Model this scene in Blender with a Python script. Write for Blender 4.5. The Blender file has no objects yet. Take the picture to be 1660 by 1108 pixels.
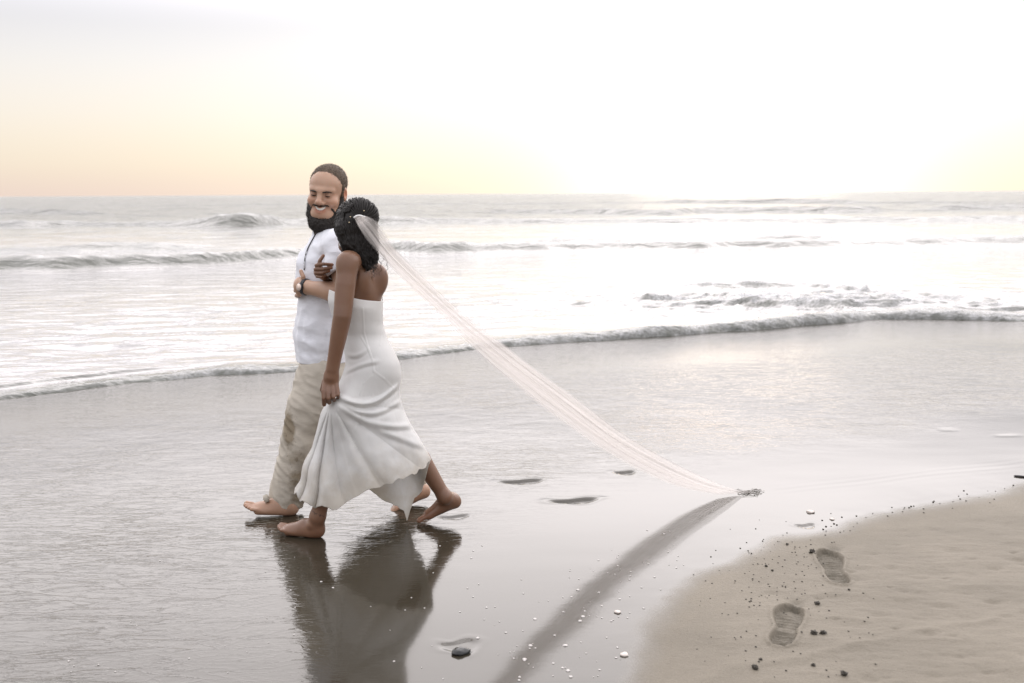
import bpy, bmesh, math, random
import numpy as np
from mathutils import Matrix, Vector

random.seed(7)
rng = np.random.default_rng(7)
scene = bpy.context.scene
COL = scene.collection

# ------------------------------------------------------------------ camera
CAM_H = 1.65
F_PX = 1614.0                     # 35 mm on a 36 mm sensor, in photograph pixels
PITCH = math.radians(8.46)
ROLL = math.radians(0.33)
cam_data = bpy.data.cameras.new('camera')
cam_data.lens = 35.0
cam_data.sensor_width = 36.0
cam_data.clip_start = 0.05
cam_data.clip_end = 20000
cam = bpy.data.objects.new('camera', cam_data)
COL.objects.link(cam)
CAM_R = Matrix.Rotation(math.pi / 2 - PITCH, 4, 'X') @ Matrix.Rotation(-ROLL, 4, 'Z')
cam.matrix_world = Matrix.Translation((0, 0, CAM_H)) @ CAM_R
scene.camera = cam
cam_data.dof.use_dof = True
cam_data.dof.focus_distance = 5.0
cam_data.dof.aperture_fstop = 3.2

# ------------------------------------------------------------------ sky and sun
SUN_AZ = math.radians(12.6)        # clockwise from +Y
SUN_EL = math.radians(0.9)
world = bpy.data.worlds.new('World')
scene.world = world
world.use_nodes = True
wn, wl = world.node_tree.nodes, world.node_tree.links
wn.clear()


def wnode(kind, **kw):
    n = wn.new(kind)
    for k, v in kw.items():
        setattr(n, k, v)
    return n


def wmath(op, a, b=None, c=None, clamp=False):
    n = wn.new('ShaderNodeMath')
    n.operation = op
    n.use_clamp = clamp
    for i, v in enumerate((a, b, c)):
        if v is None:
            continue
        if isinstance(v, (int, float)):
            n.inputs[i].default_value = v
        else:
            wl.new(v, n.inputs[i])
    return n.outputs[0]


tc = wnode('ShaderNodeTexCoord')
sep = wnode('ShaderNodeSeparateXYZ')
wl.new(tc.outputs['Generated'], sep.inputs[0])
elev = wmath('MAXIMUM', sep.outputs['Z'], 0.0)
# haze colour of an after-sunset sky by height: peach, yellow, cream, pale lavender, pale blue
ramp = wnode('ShaderNodeValToRGB')
cr = ramp.color_ramp
cr.interpolation = 'B_SPLINE'
stops = [(0.0, (.80, .64, .58)), (.03, (.89, .775, .61)), (.075, (.92, .85, .755)), (.13, (.865, .85, .835)),
         (.19, (.66, .66, .74)), (.29, (1.30, 1.28, 1.33)), (1.0, (1.30, 1.31, 1.39))]
while len(cr.elements) < len(stops):
    cr.elements.new(0.5)
for e, (p, c) in zip(cr.elements, stops):
    e.position = p
    e.color = (*[q * .5 for q in c], 1)
wl.new(elev, ramp.inputs[0])
ramp2 = wnode('ShaderNodeVectorMath', operation='SCALE')     # a ramp stops at 1
wl.new(ramp.outputs['Color'], ramp2.inputs[0])
ramp2.inputs['Scale'].default_value = 2.0
# broad white glow round the place where the sun went down
sd = Vector((math.sin(SUN_AZ) * math.cos(SUN_EL), math.cos(SUN_AZ) * math.cos(SUN_EL), math.sin(SUN_EL)))
dot = wnode('ShaderNodeVectorMath', operation='DOT_PRODUCT')
wl.new(tc.outputs['Generated'], dot.inputs[0])
dot.inputs[1].default_value = sd
dd = wmath('MAXIMUM', dot.outputs['Value'], 0.0)
g_wide = wmath('MULTIPLY', wmath('POWER', dd, 9.0), 0.5)
g_near = wmath('MULTIPLY', wmath('POWER', dd, 130.0), 0.9)
# low down the glow is yellow, higher up it is white
hz = wnode('ShaderNodeValToRGB')
hz.color_ramp.elements[0].position = .0
hz.color_ramp.elements[0].color = (1.0, .83, .48, 1)
hz.color_ramp.elements[1].position = .13
hz.color_ramp.elements[1].color = (1.0, .97, .93, 1)
wl.new(elev, hz.inputs[0])
wide = wnode('ShaderNodeVectorMath', operation='SCALE')
wl.new(hz.outputs[0], wide.inputs[0])
wl.new(g_wide, wide.inputs['Scale'])
gcol = wnode('ShaderNodeVectorMath', operation='SCALE')
gcol.inputs[0].default_value = (1.0, .97, .93)
wl.new(g_near, gcol.inputs['Scale'])
addg = wnode('ShaderNodeVectorMath', operation='ADD')
wl.new(wide.outputs[0], addg.inputs[0])
wl.new(gcol.outputs[0], addg.inputs[1])
addc = wnode('ShaderNodeVectorMath', operation='ADD')
wl.new(ramp2.outputs[0], addc.inputs[0])
wl.new(addg.outputs[0], addc.inputs[1])
# the whole western sky above the haze stays much brighter than the east
lobe = wmath('POWER', wmath('MULTIPLY', wmath('ADD', dot.outputs['Value'], 1.0), 0.5), 2.2)
up = wnode('ShaderNodeMapRange', interpolation_type='SMOOTHSTEP')
wl.new(elev, up.inputs['Value'])
up.inputs['From Min'].default_value = 0.15
up.inputs['From Max'].default_value = 0.32
west = wnode('ShaderNodeVectorMath', operation='SCALE')
west.inputs[0].default_value = (2.62, 2.42, 2.36)
wl.new(wmath('MULTIPLY', lobe, up.outputs['Result']), west.inputs['Scale'])
addw = wnode('ShaderNodeVectorMath', operation='ADD')
wl.new(addc.outputs[0], addw.inputs[0])
wl.new(west.outputs[0], addw.inputs[1])
addc = addw
bg_haze = wnode('ShaderNodeBackground')
bg_haze.inputs['Strength'].default_value = 1.0
wl.new(addc.outputs[0], bg_haze.inputs['Color'])
sky = wnode('ShaderNodeTexSky', sky_type='NISHITA')
sky.sun_disc = False
sky.sun_elevation = SUN_EL
sky.sun_rotation = SUN_AZ
sky.air_density = 1.0
sky.dust_density = 2.0
bg_sky = wnode('ShaderNodeBackground')
bg_sky.inputs['Strength'].default_value = 0.004
wl.new(sky.outputs[0], bg_sky.inputs['Color'])
adds = wnode('ShaderNodeAddShader')
wl.new(bg_haze.outputs[0], adds.inputs[0])
wl.new(bg_sky.outputs[0], adds.inputs[1])
wout = wnode('ShaderNodeOutputWorld')
wl.new(adds.outputs[0], wout.inputs['Surface'])

sun_data = bpy.data.lights.new('sun', 'SUN')
sun_data.energy = 0.06
sun_data.angle = math.radians(12)
sun_data.color = (1.0, .72, .52)
sun = bpy.data.objects.new('sun', sun_data)
COL.objects.link(sun)
sun.rotation_euler = (-sd).to_track_quat('-Z', 'Y').to_euler()

vs = scene.view_settings
vs.view_transform = 'Standard'
vs.look = 'None'
vs.exposure = 0.0
vs.gamma = 1.0
vs.use_curve_mapping = False
scene.cycles.use_denoising = True
scene.cycles.adaptive_threshold = 0.004
scene.cycles.max_bounces = 10
scene.cycles.transparent_max_bounces = 64
scene.cycles.sample_clamp_indirect = 6

# ------------------------------------------------------------------ helpers
_R3 = np.array(CAM_R.to_3x3())


def ray(px, py):
    v = np.array([(px - 830.0) / F_PX, -(py - 554.0) / F_PX, -1.0])
    return _R3 @ v


def P(px, py, Y):
    """Point of the place seen at photograph pixel (px, py), Y metres in front of the photographer."""
    d = ray(px, py)
    t = Y / d[1]
    return np.array([0, 0, CAM_H]) + d * t


def G(px, py, z=0.0):
    d = ray(px, py)
    t = (z - CAM_H) / d[2]
    return np.array([0, 0, CAM_H]) + d * t


def smooth(e0, e1, x):
    t = np.clip((x - e0) / (e1 - e0), 0, 1)
    return t * t * (3 - 2 * t)


_perm = rng.permutation(256).astype(np.int32)
_perm = np.concatenate([_perm, _perm, _perm])
_g3 = rng.normal(size=(256, 3))
_g3 /= np.linalg.norm(_g3, axis=1)[:, None]


def noise(p):
    """Gradient noise for an (..., 3) array, about -1..1."""
    p = np.asarray(p, float)
    i = np.floor(p).astype(int)
    f = p - i
    i &= 255
    w = f * f * f * (f * (f * 6 - 15) + 10)
    out = 0
    for dx in (0, 1):
        for dy in (0, 1):
            for dz in (0, 1):
                h = _perm[_perm[_perm[(i[..., 0] + dx) & 255] + ((i[..., 1] + dy) & 255)] + ((i[..., 2] + dz) & 255)]
                g = _g3[h]
                dot_ = g[..., 0] * (f[..., 0] - dx) + g[..., 1] * (f[..., 1] - dy) + g[..., 2] * (f[..., 2] - dz)
                wx = w[..., 0] if dx else 1 - w[..., 0]
                wy = w[..., 1] if dy else 1 - w[..., 1]
                wz = w[..., 2] if dz else 1 - w[..., 2]
                out = out + dot_ * wx * wy * wz
    return out * 1.6


_ang = rng.uniform(0, 2 * math.pi, 256)
_gx2, _gy2 = np.cos(_ang).astype(np.float32), np.sin(_ang).astype(np.float32)


def noise2(x, y, s, seed=0.0):
    """2-D gradient noise at scale s, about -1..1."""
    x = (x * s + 17.17 * seed).astype(np.float32)
    y = (y * s - 9.31 * seed).astype(np.float32)
    ix, iy = np.floor(x), np.floor(y)
    fx, fy = x - ix, y - iy
    ix, iy = ix.astype(np.int32) & 255, iy.astype(np.int32) & 255
    wx, wy = fx * fx * (3 - 2 * fx), fy * fy * (3 - 2 * fy)
    p0, p1 = _perm[ix], _perm[(ix + 1) & 255]

    def corner(p, dy, ox):
        h = _perm[p + ((iy + dy) & 255)]
        return _gx2[h] * (fx - ox) + _gy2[h] * (fy - dy)
    a = corner(p0, 0, 0) * (1 - wx) + corner(p1, 0, 1) * wx
    b = corner(p0, 1, 0) * (1 - wx) + corner(p1, 1, 1) * wx
    return (a * (1 - wy) + b * wy) * 1.5


def fbm2(x, y, s, octs=4, seed=0.0):
    r = 0
    a = 1.0
    for k in range(octs):
        r = r + a * noise2(x, y, s, seed + 7.3 * k)
        s *= 2.03
        a *= 0.5
    return r


def make_mesh(name, verts, faces, mat=None, parent=None, smooth_shade=True, attrs=None):
    me = bpy.data.meshes.new(name)
    verts = np.ascontiguousarray(verts, np.float32)
    if isinstance(faces, np.ndarray):
        n = faces.shape[1]
        me.vertices.add(len(verts))
        me.vertices.foreach_set('co', verts.ravel())
        me.loops.add(faces.size)
        me.loops.foreach_set('vertex_index', faces.astype(np.int32).ravel())
        me.polygons.add(len(faces))
        me.polygons.foreach_set('loop_start', (np.arange(len(faces)) * n).astype(np.int32))
        me.polygons.foreach_set('loop_total', np.full(len(faces), n, np.int32))
        me.update(calc_edges=True)
    else:
        me.from_pydata(verts.tolist(), [], faces)
        me.update()
    if smooth_shade:
        me.polygons.foreach_set('use_smooth', np.ones(len(me.polygons), bool))
    for k, v in (attrs or {}).items():
        v = np.asarray(v, np.float32)
        if v.ndim == 1:
            a = me.attributes.new(k, 'FLOAT', 'POINT')
            a.data.foreach_set('value', v)
        else:
            a = me.attributes.new(k, 'FLOAT_COLOR', 'POINT')
            a.data.foreach_set('color', np.concatenate([v, np.ones((len(v), 1), np.float32)], 1).ravel())
    me.validate()
    o = bpy.data.objects.new(name, me)
    COL.objects.link(o)
    if mat:
        me.materials.append(mat)
    if parent:
        o.parent = parent
        o.matrix_parent_inverse = parent.matrix_world.inverted()
    return o


def tag(o, label=None, cat=None, group=None, kind=None):
    for k, v in (('label', label), ('category', cat), ('group', group), ('kind', kind)):
        if v:
            o[k] = v
    return o


def grid_faces(nr, nc, wrap=False):
    i = np.arange(nr - 1)[:, None]
    j = np.arange(nc if wrap else nc - 1)[None, :]
    a = i * nc + j
    b = i * nc + (j + 1) % nc
    return np.stack([a, b, b + nc, a + nc], -1).reshape(-1, 4)


# ------------------------------------------------------------------ materials
class Mat:
    def __init__(self, name):
        self.m = bpy.data.materials.new(name)
        self.m.use_nodes = True
        self.n = self.m.node_tree.nodes
        self.l = self.m.node_tree.links
        self.bsdf = self.n['Principled BSDF']
        self.out = self.n['Material Output']

    def node(self, kind, ins=None, **kw):
        n = self.n.new(kind)
        for k, v in kw.items():
            setattr(n, k, v)
        for k, v in (ins or {}).items():
            self.put(n.inputs[k], v)
        return n

    def put(self, sock, v):
        if isinstance(v, bpy.types.NodeSocket):
            self.l.new(v, sock)
        else:
            if sock.type == 'RGBA' and len(v) == 3:
                v = (*v, 1)
            sock.default_value = v

    def set(self, **kw):
        for k, v in kw.items():
            self.put(self.bsdf.inputs[k.replace('_', ' ')], v)
        return self

    def math(self, op, a, b=0.0, clamp=False):
        n = self.n.new('ShaderNodeMath')
        n.operation = op
        n.use_clamp = clamp
        self.put(n.inputs[0], a)
        self.put(n.inputs[1], b)
        return n.outputs[0]

    def mix(self, f, a, b, blend='MIX'):
        n = self.n.new('ShaderNodeMix')
        n.data_type = 'RGBA'
        n.blend_type = blend
        self.put(n.inputs[0], f)
        self.put(n.inputs[6], a)
        self.put(n.inputs[7], b)
        return n.outputs[2]

    def coords(self, scale=(1, 1, 1), rot=(0, 0, 0), kind='Object'):
        t = self.n.new('ShaderNodeTexCoord')
        mp = self.node('ShaderNodeMapping', {'Scale': scale, 'Rotation': rot})
        self.l.new(t.outputs[kind], mp.inputs['Vector'])
        return mp.outputs[0]

    def noise(self, vec, scale, detail=3, rough=.5, dist=0.0, ntype='FBM'):
        n = self.n.new('ShaderNodeTexNoise')
        n.noise_type = ntype
        if vec is not None:
            self.l.new(vec, n.inputs['Vector'])
        n.inputs['Scale'].default_value = scale
        n.inputs['Detail'].default_value = detail
        n.inputs['Roughness'].default_value = rough
        n.inputs['Distortion'].default_value = dist
        return n.outputs['Fac']

    def ramp(self, f, *stops):
        n = self.n.new('ShaderNodeValToRGB')
        while len(n.color_ramp.elements) < len(stops):
            n.color_ramp.elements.new(.5)
        for e, (p, c) in zip(n.color_ramp.elements, stops):
            e.position = p
            if isinstance(c, (int, float)):
                c = (c, c, c)
            e.color = (*c, 1)
        self.l.new(f, n.inputs[0])
        return n.outputs['Color']

    def attr(self, name):
        n = self.n.new('ShaderNodeAttribute')
        n.attribute_name = name
        return n

    def bump(self, h, strength, dist, normal=None):
        n = self.node('ShaderNodeBump', {'Strength': strength, 'Distance': dist})
        self.l.new(h, n.inputs['Height'])
        if normal is not None:
            self.l.new(normal, n.inputs['Normal'])
        return n.outputs[0]

# ================================================================== beach
# edge between the wet film and the damp bare sand, and the line of the last wave, on the ground
EDGE = np.array([G(x, y)[:2] for x, y in [(985, 1190), (1010, 1108), (1035, 1050), (1066, 992), (1095, 948), (1130, 926), (1190, 914),
                 (1230, 893), (1262, 874), (1310, 866), (1352, 860), (1400, 842), (1470, 826), (1560, 811), (1620, 800), (1660, 789), (1800, 755), (2100, 700)]])
SHORE = np.array([G(x, y)[:2] for x, y in [(-400, 690), (0, 650), (200, 624), (330, 612), (480, 603), (660, 582), (800, 564), (1000, 551), (1200, 537), (1330, 526), (1430, 517), (1540, 518), (1660, 521), (2000, 528)]])


def shore_y(x):
    xs, ys = SHORE[:, 0], SHORE[:, 1]
    y = np.interp(x, xs, ys)
    y = np.where(x < xs[0], ys[0] + (x - xs[0]) * .25, y)
    y = np.where(x > xs[-1], ys[-1] + (x - xs[-1]) * .05, y)
    return y + .05 * noise2(x, x * 0, 1.7, 3.1) + .03 * noise2(x, x * 0, 5.0, 4.1)


def edge_dist(x, y):
    """Signed distance to the film edge, positive on the bare sand."""
    best = np.full(x.shape, 1e9)
    sgn = np.zeros(x.shape)
    for a, b in zip(EDGE[:-1], EDGE[1:]):
        ab = b - a
        t = np.clip(((x - a[0]) * ab[0] + (y - a[1]) * ab[1]) / (ab @ ab), 0, 1)
        qx, qy = x - a[0] - t * ab[0], y - a[1] - t * ab[1]
        d = np.hypot(qx, qy)
        s = ab[1] * (x - a[0]) - ab[0] * (y - a[1])
        m = d < best
        best = np.where(m, d, best)
        sgn = np.where(m, np.sign(s), sgn)
    return best * sgn


def spaced(lo_far, lo, hi, hi_far, fine, grow):
    mid = list(np.arange(lo, hi + 1e-6, fine))
    s, v, left = fine, lo, []
    while v > lo_far:
        s *= grow
        v -= s
        left.append(v)
    s, v, right = fine, hi, []
    while v < hi_far:
        s *= grow
        v += s
        right.append(v)
    return np.array(left[::-1] + mid + right)


gx = np.unique(np.round(np.concatenate([spaced(-3000, -2.2, 2.8, 3000, .0125, 1.06), np.arange(.9, 1.75, .0062)]), 4))
gy = np.unique(np.round(np.concatenate([spaced(-400, 2.6, 6.2, 4000, .0125, 1.05), np.arange(3.05, 4.5, .007)]), 4))
GX, GY = np.meshgrid(gx, gy)
ED = edge_dist(GX, GY) + .05 * fbm2(GX, GY, 2.2, 3, 1.0) + .012 * noise2(GX, GY, 14., 5.0)
near = np.exp(-((np.maximum(GY - 6, 0) / 4) ** 2))
GZ = .0018 * fbm2(GX, GY, 1.0, 2, 2.0) * near
bare = smooth(.03, .50, ED)
GZ += .022 * smooth(-.35, 1.3, ED)
GZ += bare * near * (.0065 * fbm2(GX * .55 + GY * .3, GY * 1.6, 4.0, 4, 9.0) + .0018 * fbm2(GX * .8, GY, 20., 3, 19.))
GZ += (1 - bare) * near * .0003 * noise2(GX * .4, GY, 6.0, 12.0)
# diagonal low ridge left by an earlier wash across the bare sand
rid = (GY - 3.42) - .38 * (GX - 1.25) + .05 * noise2(GX, GY, 3.0, 21.)
GZ += bare * .010 * np.exp(-(rid / .030) ** 2) * (0.6 + .6 * noise2(GX, GY, 9., 22.))
# slopes under the sea
sy = shore_y(GX)
GZ -= np.maximum(GY - sy - .4, 0) * .03
# small pits in the bare sand
for _ in range(70):
    cx, cy = rng.uniform(.95, 2.3), rng.uniform(3.0, 4.7)
    r, dpt = rng.uniform(.010, .03), rng.uniform(.004, .010)
    m = (np.abs(GX - cx) < .15) & (np.abs(GY - cy) < .15)
    GZ[m] -= (dpt * np.exp(-(((GX - cx) / 1.7) ** 2 + (GY - cy) ** 2) / r ** 2))[m] * bare[m]


def foot_local(cx, cy, ang):
    c, s = math.cos(ang), math.sin(ang)
    u = (GX - cx) * c + (GY - cy) * s
    v = -(GX - cx) * s + (GY - cy) * c
    return u, v


DAMP_SHADE = np.zeros_like(GX)  # damp inside the prints, its dark tone also standing in for weak shade


def shoe_print(heel_px, toe_px, side, width, depth):
    a, b = G(*heel_px)[:2], G(*toe_px)[:2]
    L = np.linalg.norm(b - a)
    u, v = foot_local(a[0], a[1], math.atan2(b[1] - a[1], b[0] - a[0]))
    t = u / L
    tt = np.clip(t, -.1, 1.1)
    w = width * np.interp(tt, [-.03, .0, .06, .15, .28, .42, .6, .75, .88, .96, 1.0], [0, .34, .62, .76, .72, .62, .90, 1.0, .82, .5, 0])
    c = side * width * np.interp(tt, [0, .3, .5, .75, 1], [0, -.12, -.05, .12, .05])
    dd_ = np.maximum(np.abs(v - c) - w, np.maximum(-u - .0, u - L))
    inside = smooth(.006, -.008, dd_)
    heel = np.interp(tt, [0, .3, .36, .44, .5, 1], [1, 1, .55, .55, .9, 1.0])
    tread = .0050 * np.sin(u * 260 + 14 * (v - c) ** 2 * 60 + 1.5 * noise2(GX, GY, 25., 31.)) * smooth(.0, -.015, dd_)
    global DAMP_SHADE
    DAMP_SHADE = np.maximum(DAMP_SHADE, inside * (.7 + .3 * smooth(-.5, .5, noise2(GX, GY, 30., 77.))))
    lip = .007 * np.exp(-((dd_ - .012) / .010) ** 2) * (t > -.2) * (t < 1.1)
    toe = .004 * np.exp(-((t - .93) / .10) ** 2) * inside
    return -(depth * heel * inside) + tread * inside * (.4 + .6 * smooth(-.5, .5, noise2(GX, GY, 18., 33.))) + lip - toe + .002 * inside * noise2(GX, GY, 50., 8.)


GZ += shoe_print((1262, 1052), (1287, 984), 1, .056, .022)
GZ += shoe_print((1366, 952), (1336, 893), -1, .056, .020)
# toe drags ahead of the two shoe prints
for tip, r in (((1291, 982), (.03, .045)), ((1352, 891), (.035, .05))):
    c = G(*tip)[:2]
    q = np.exp(-(((GX - c[0]) / r[0]) ** 2 + ((GY - c[1]) / r[1]) ** 2))
    GZ -= .016 * q
    DAMP_SHADE = np.maximum(DAMP_SHADE, .8 * smooth(.3, .7, q))


def bare_print(px, py, ang, L, W, depth):
    c = G(px, py)[:2]
    u, v = foot_local(c[0], c[1], ang)
    w = W * (1 + .25 * np.sin(u / L * 3))
    d = np.sqrt((u / L) ** 2 + ((v + .02 * np.cos(u / L * 2)) / w) ** 2)
    return -depth * smooth(1.15, .72, d) + depth * .12 * np.exp(-((d - 1.35) / .25) ** 2)


for px, py, a, L, W, dp in [(845, 781, .12, .120, .040, .014), (930, 812, .18, .125, .036, .015), (1012, 766, .1, .06, .035, .013), 
                            (1305, 852, .1, .05, .025, .006), (1535, 696, .08, .09, .022, .003), (1630, 706, .08, .09, .022, .003),
                            (735, 838, .2, .08, .025, .008), (745, 1046, .2, .07, .05, .004)]:
    GZ += bare_print(px, py, a, L, W, dp)
# fine lines where the veil has been dragged towards its end
g0, g1 = G(1235, 800)[:2], G(1660, 752)[:2]
u, v = foot_local(g0[0], g0[1], math.atan2(*(g1 - g0)[::-1]))
GZ += smooth(0, .2, u) * smooth(4, 1.5, u) * .00015 * (np.sin(v * 90 + 3.0 * noise2(GX, GY, 2.0, 44.)) * np.exp(-(v / .09) ** 2))

shade_swash = smooth(2.6, .3, sy - GY) * smooth(-.2, .05, sy - GY)
wetness = 1 - smooth(-.06, .13, ED)
sand = Mat('beach_sand')
wet = sand.attr('wet').outputs['Fac']
swash = sand.attr('swash').outputs['Fac']
co = sand.coords()
grain = sand.noise(co, 420, 2, .6)
blot = sand.noise(co, 1.6, 4, .55)
fleck = sand.noise(co, 95, 3, .6)
drycol = sand.mix(sand.math('MULTIPLY', grain, .75), (.165, .143, .110), (.300, .263, .210))
drycol = sand.mix(sand.ramp(blot, (.35, 0), (.65, 1)), drycol, sand.mix(1.0, drycol, (.80, .80, .79), 'MULTIPLY'))
drycol = sand.mix(sand.math('MULTIPLY', sand.attr('damp').outputs['Fac'], .55), drycol, sand.mix(1.0, drycol, (.52, .53, .52), 'MULTIPLY'))  # prints coloured darker: damp sand plus painted shade in the hollows
drycol = sand.mix(sand.math('MULTIPLY', sand.ramp(fleck, (.45, 0), (.70, 1)), .30), drycol, (.13, .112, .09))
wetcol = sand.mix(blot, (.032, .027, .019), (.046, .039, .028))
sand.set(Base_Color=sand.mix(wet, drycol, wetcol))
rough_wet = sand.math('ADD', sand.math('MULTIPLY', swash, .02), .085)
sand.set(Roughness=sand.mix(wet, (.62, .62, .62), rough_wet))
sand.set(IOR=sand.math('ADD', sand.math('MULTIPLY', wet, .19), 1.36))
# ripples of the thin film: wind-fine chop, flow lines, bubble-pocked swash
c1 = sand.coords((.8, 3.0, 1.0), (0, 0, -.12))
fl1 = sand.noise(c1, 4.2, 3, .5, .8)
fl2 = sand.noise(sand.coords((.9, 2.6, 1.0), (0, 0, -.05)), 9.0, 3, .5, .6)


def lines(n, wdt):
    return sand.ramp(sand.math('ABSOLUTE', sand.math('SUBTRACT', n, .5)), (0, 1), (wdt, 0))


flow = sand.math('ADD', lines(fl1, .035), sand.math('MULTIPLY', lines(fl2, .05), .6))
chop = sand.noise(sand.coords((1.0, 1.7, 1.0), (0, 0, -.1)), 34, 2, .5, .3)
big = sand.noise(sand.coords((1.0, 1.4, 1.0)), 4.0, 2, .5, .2)
pock = sand.noise(sand.coords((.8, 1.0, 1)), 42, 3, .6)
patch = sand.ramp(sand.noise(sand.coords((1, 1, 1)), .8, 2, .5), (.38, .25), (.66, 1))
wakes = sand.attr('wake').outputs['Fac']
b0 = sand.bump(big, wakes, .0030)
b1 = sand.bump(flow, sand.math('MULTIPLY', sand.math('MULTIPLY', wet, patch), wakes), .0007, b0)
b2 = sand.bump(chop, sand.math('MULTIPLY', sand.math('MULTIPLY', wet, wakes), sand.math('ADD', sand.math('MULTIPLY', patch, .6), .25)), .0010, b1)
b3 = sand.bump(pock, swash, .0055, b2)
dryb = sand.bump(grain, sand.math('SUBTRACT', 1.0, wet), .0016, b3)
dryb = sand.bump(fleck, sand.math('SUBTRACT', 1.0, wet), .0035, dryb)
sand.set(Normal=dryb)
# the film is calm near the bare sand and ruffled on the seaward and left side
wake = .05 + .95 * smooth(.75, 1.9, -ED)
ground = make_mesh('sand_beach', np.stack([GX, GY, GZ], -1).reshape(-1, 3), grid_faces(*GX.shape), sand.m,
                   attrs={'wet': wetness.ravel(), 'damp': DAMP_SHADE.ravel(), 'swash': shade_swash.ravel(), 'wake': wake.ravel()})
tag(ground, 'wet reflective sand beach with damp bare sand in the near corner', kind='structure')


def ground_z(x, y):
    i = np.clip(np.searchsorted(gy, y), 1, len(gy) - 1)
    j = np.clip(np.searchsorted(gx, x), 1, len(gx) - 1)
    return float(max(GZ[i, j], GZ[i - 1, j], GZ[i, j - 1], GZ[i - 1, j - 1]))


# ================================================================== sea
rows = [0.0]
step = .028
while rows[-1] < 9000:
    rows.append(rows[-1] + step)
    step *= 1.0135
rows = np.array(rows)
NC = 470
sgrid = np.linspace(-1, 1, NC)
R, S = np.meshgrid(rows, sgrid, indexing='ij')
SX = S * (13 + .95 * R)
SY = shore_y(SX) * np.exp(-np.abs(SX) / 400) + 9.0 * (1 - np.exp(-np.abs(SX) / 400)) + R
SZ = np.zeros_like(SX)
foam = np.zeros_like(SX)


def wave(pts, front, back, foam_amt=0.0, foam_back=0.0, wob=.25, seed=0.0, lip=0.0):
    """pts: (pixel x, pixel y of the foot of the wave, height in m)"""
    global SZ, foam
    g = np.array([[*G(x, y)[:2], a] for x, y, a in pts])
    yc = np.interp(SX, g[:, 0], g[:, 1])
    am = np.interp(SX, g[:, 0], g[:, 2], left=0, right=0)
    am = am * (1 + wob * fbm2(SX, SX * 0 + 3, .6 / max(front, .4), 2, seed))
    yc = yc + front * 1.3 * noise2(SX, SX * 0, .35 / max(front, .3), seed + 2)
    d = SY - yc
    prof = np.where(d < 0, np.exp(-(d / front) ** 2), np.exp(-(d / back) ** 2))
    SZ = SZ + am * prof
    if foam_amt:
        foam = np.maximum(foam, foam_amt * smooth(.55, .95, prof) * smooth(.0, .06, am) * (.55 + .9 * fbm2(SX, SY, 3.0 / max(front, .2), 3, seed + 5)))
    if foam_back:
        foam = np.maximum(foam, foam_back * (d > 0) * np.exp(-(d / (back * 2.5)) ** 2) * smooth(0, .08, am) * (.6 + .7 * fbm2(SX, SY, 1.0, 3, seed + 6)))


# far swells
wave([(-300, 336, .25), (600, 333, .2), (1040, 330, .3), (1150, 330, .7), (1330, 330, .7), (1420, 331, .3), (2000, 330, .3)], 3.5, 6, seed=1)
wave([(-200, 347, .2), (0, 346, .5), (110, 347, .45), (190, 348, .05), (700, 343, .05), (990, 347, .45), (1080, 348, .45), (1130, 345, .5), (1420, 344, .45), (1470, 342, .1), (1540, 341, .4), (1680, 339, .5), (2100, 338, .2)], 1.6, 4, seed=2)
wave([(-200, 366, .3), (60, 367, .32), (120, 366, .25), (240, 365, .15), (300, 367, .30), (380, 367, .78), (425, 366, .58), (470, 364, .25), (620, 361, .40), (680, 361, .30), (760, 361, .22), (1000, 360, .22), (1300, 360, .25), (1660, 359, .28), (2100, 358, .2)], .9, 2.4, foam_amt=.15, foam_back=.35, seed=3, wob=.15)
wave([(-100, 407, .10), (120, 406, .14), (190, 404, .20), (250, 404, .22), (330, 404, .05), (800, 398, .0), (900, 396, .18), (1000, 395, .16), (1120, 396, .0), (1180, 392, .15), (1260, 390, .25), (1320, 391, .20), (1420, 396, .10), (1660, 394, .14), (2000, 392, .1)], .7, 1.6, foam_back=.5, seed=4)
wave([(-200, 442, .16), (0, 437, .29), (130, 434, .31), (250, 430, .28), (330, 428, .29), (430, 420, .25), (520, 413, .22), (640, 408, .28), (720, 408, .30), (850, 405, .23), (1000, 404, .20), (1150, 402, .22), (1300, 400, .22), (1500, 396, .12), (1700, 394, .14), (2100, 392, .1)], .45, 1.1, foam_amt=.15, foam_back=.35, seed=5, wob=.18)
# broken water where two washes meet on the right
wave([(1010, 470, .0), (1090, 468, .06), (1200, 464, .10), (1300, 466, .09), (1380, 474, .11), (1432, 480, .14), (1450, 488, .0)], .3, .35, foam_amt=.85, foam_back=.5, wob=.5, seed=6)
wave([(950, 500, .0), (1050, 497, .04), (1180, 495, .06), (1300, 500, .06), (1400, 500, .09), (1452, 500, .08), (1475, 503, .02), (1560, 502, .05), (1700, 505, .06)], .22, .3, foam_amt=.75, wob=.7, seed=7)
wave([(640, 505, .0), (760, 500, .03), (900, 497, .04), (1000, 492, .05), (1150, 484, .05), (1260, 487, .0)], .14, .25, wob=.8, seed=8)
wave([(1440, 517, .02), (1500, 515, .06), (1600, 517, .07), (1700, 520, .09), (2000, 525, .08)], .16, .4, foam_amt=.5, wob=.5, seed=9)
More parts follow.
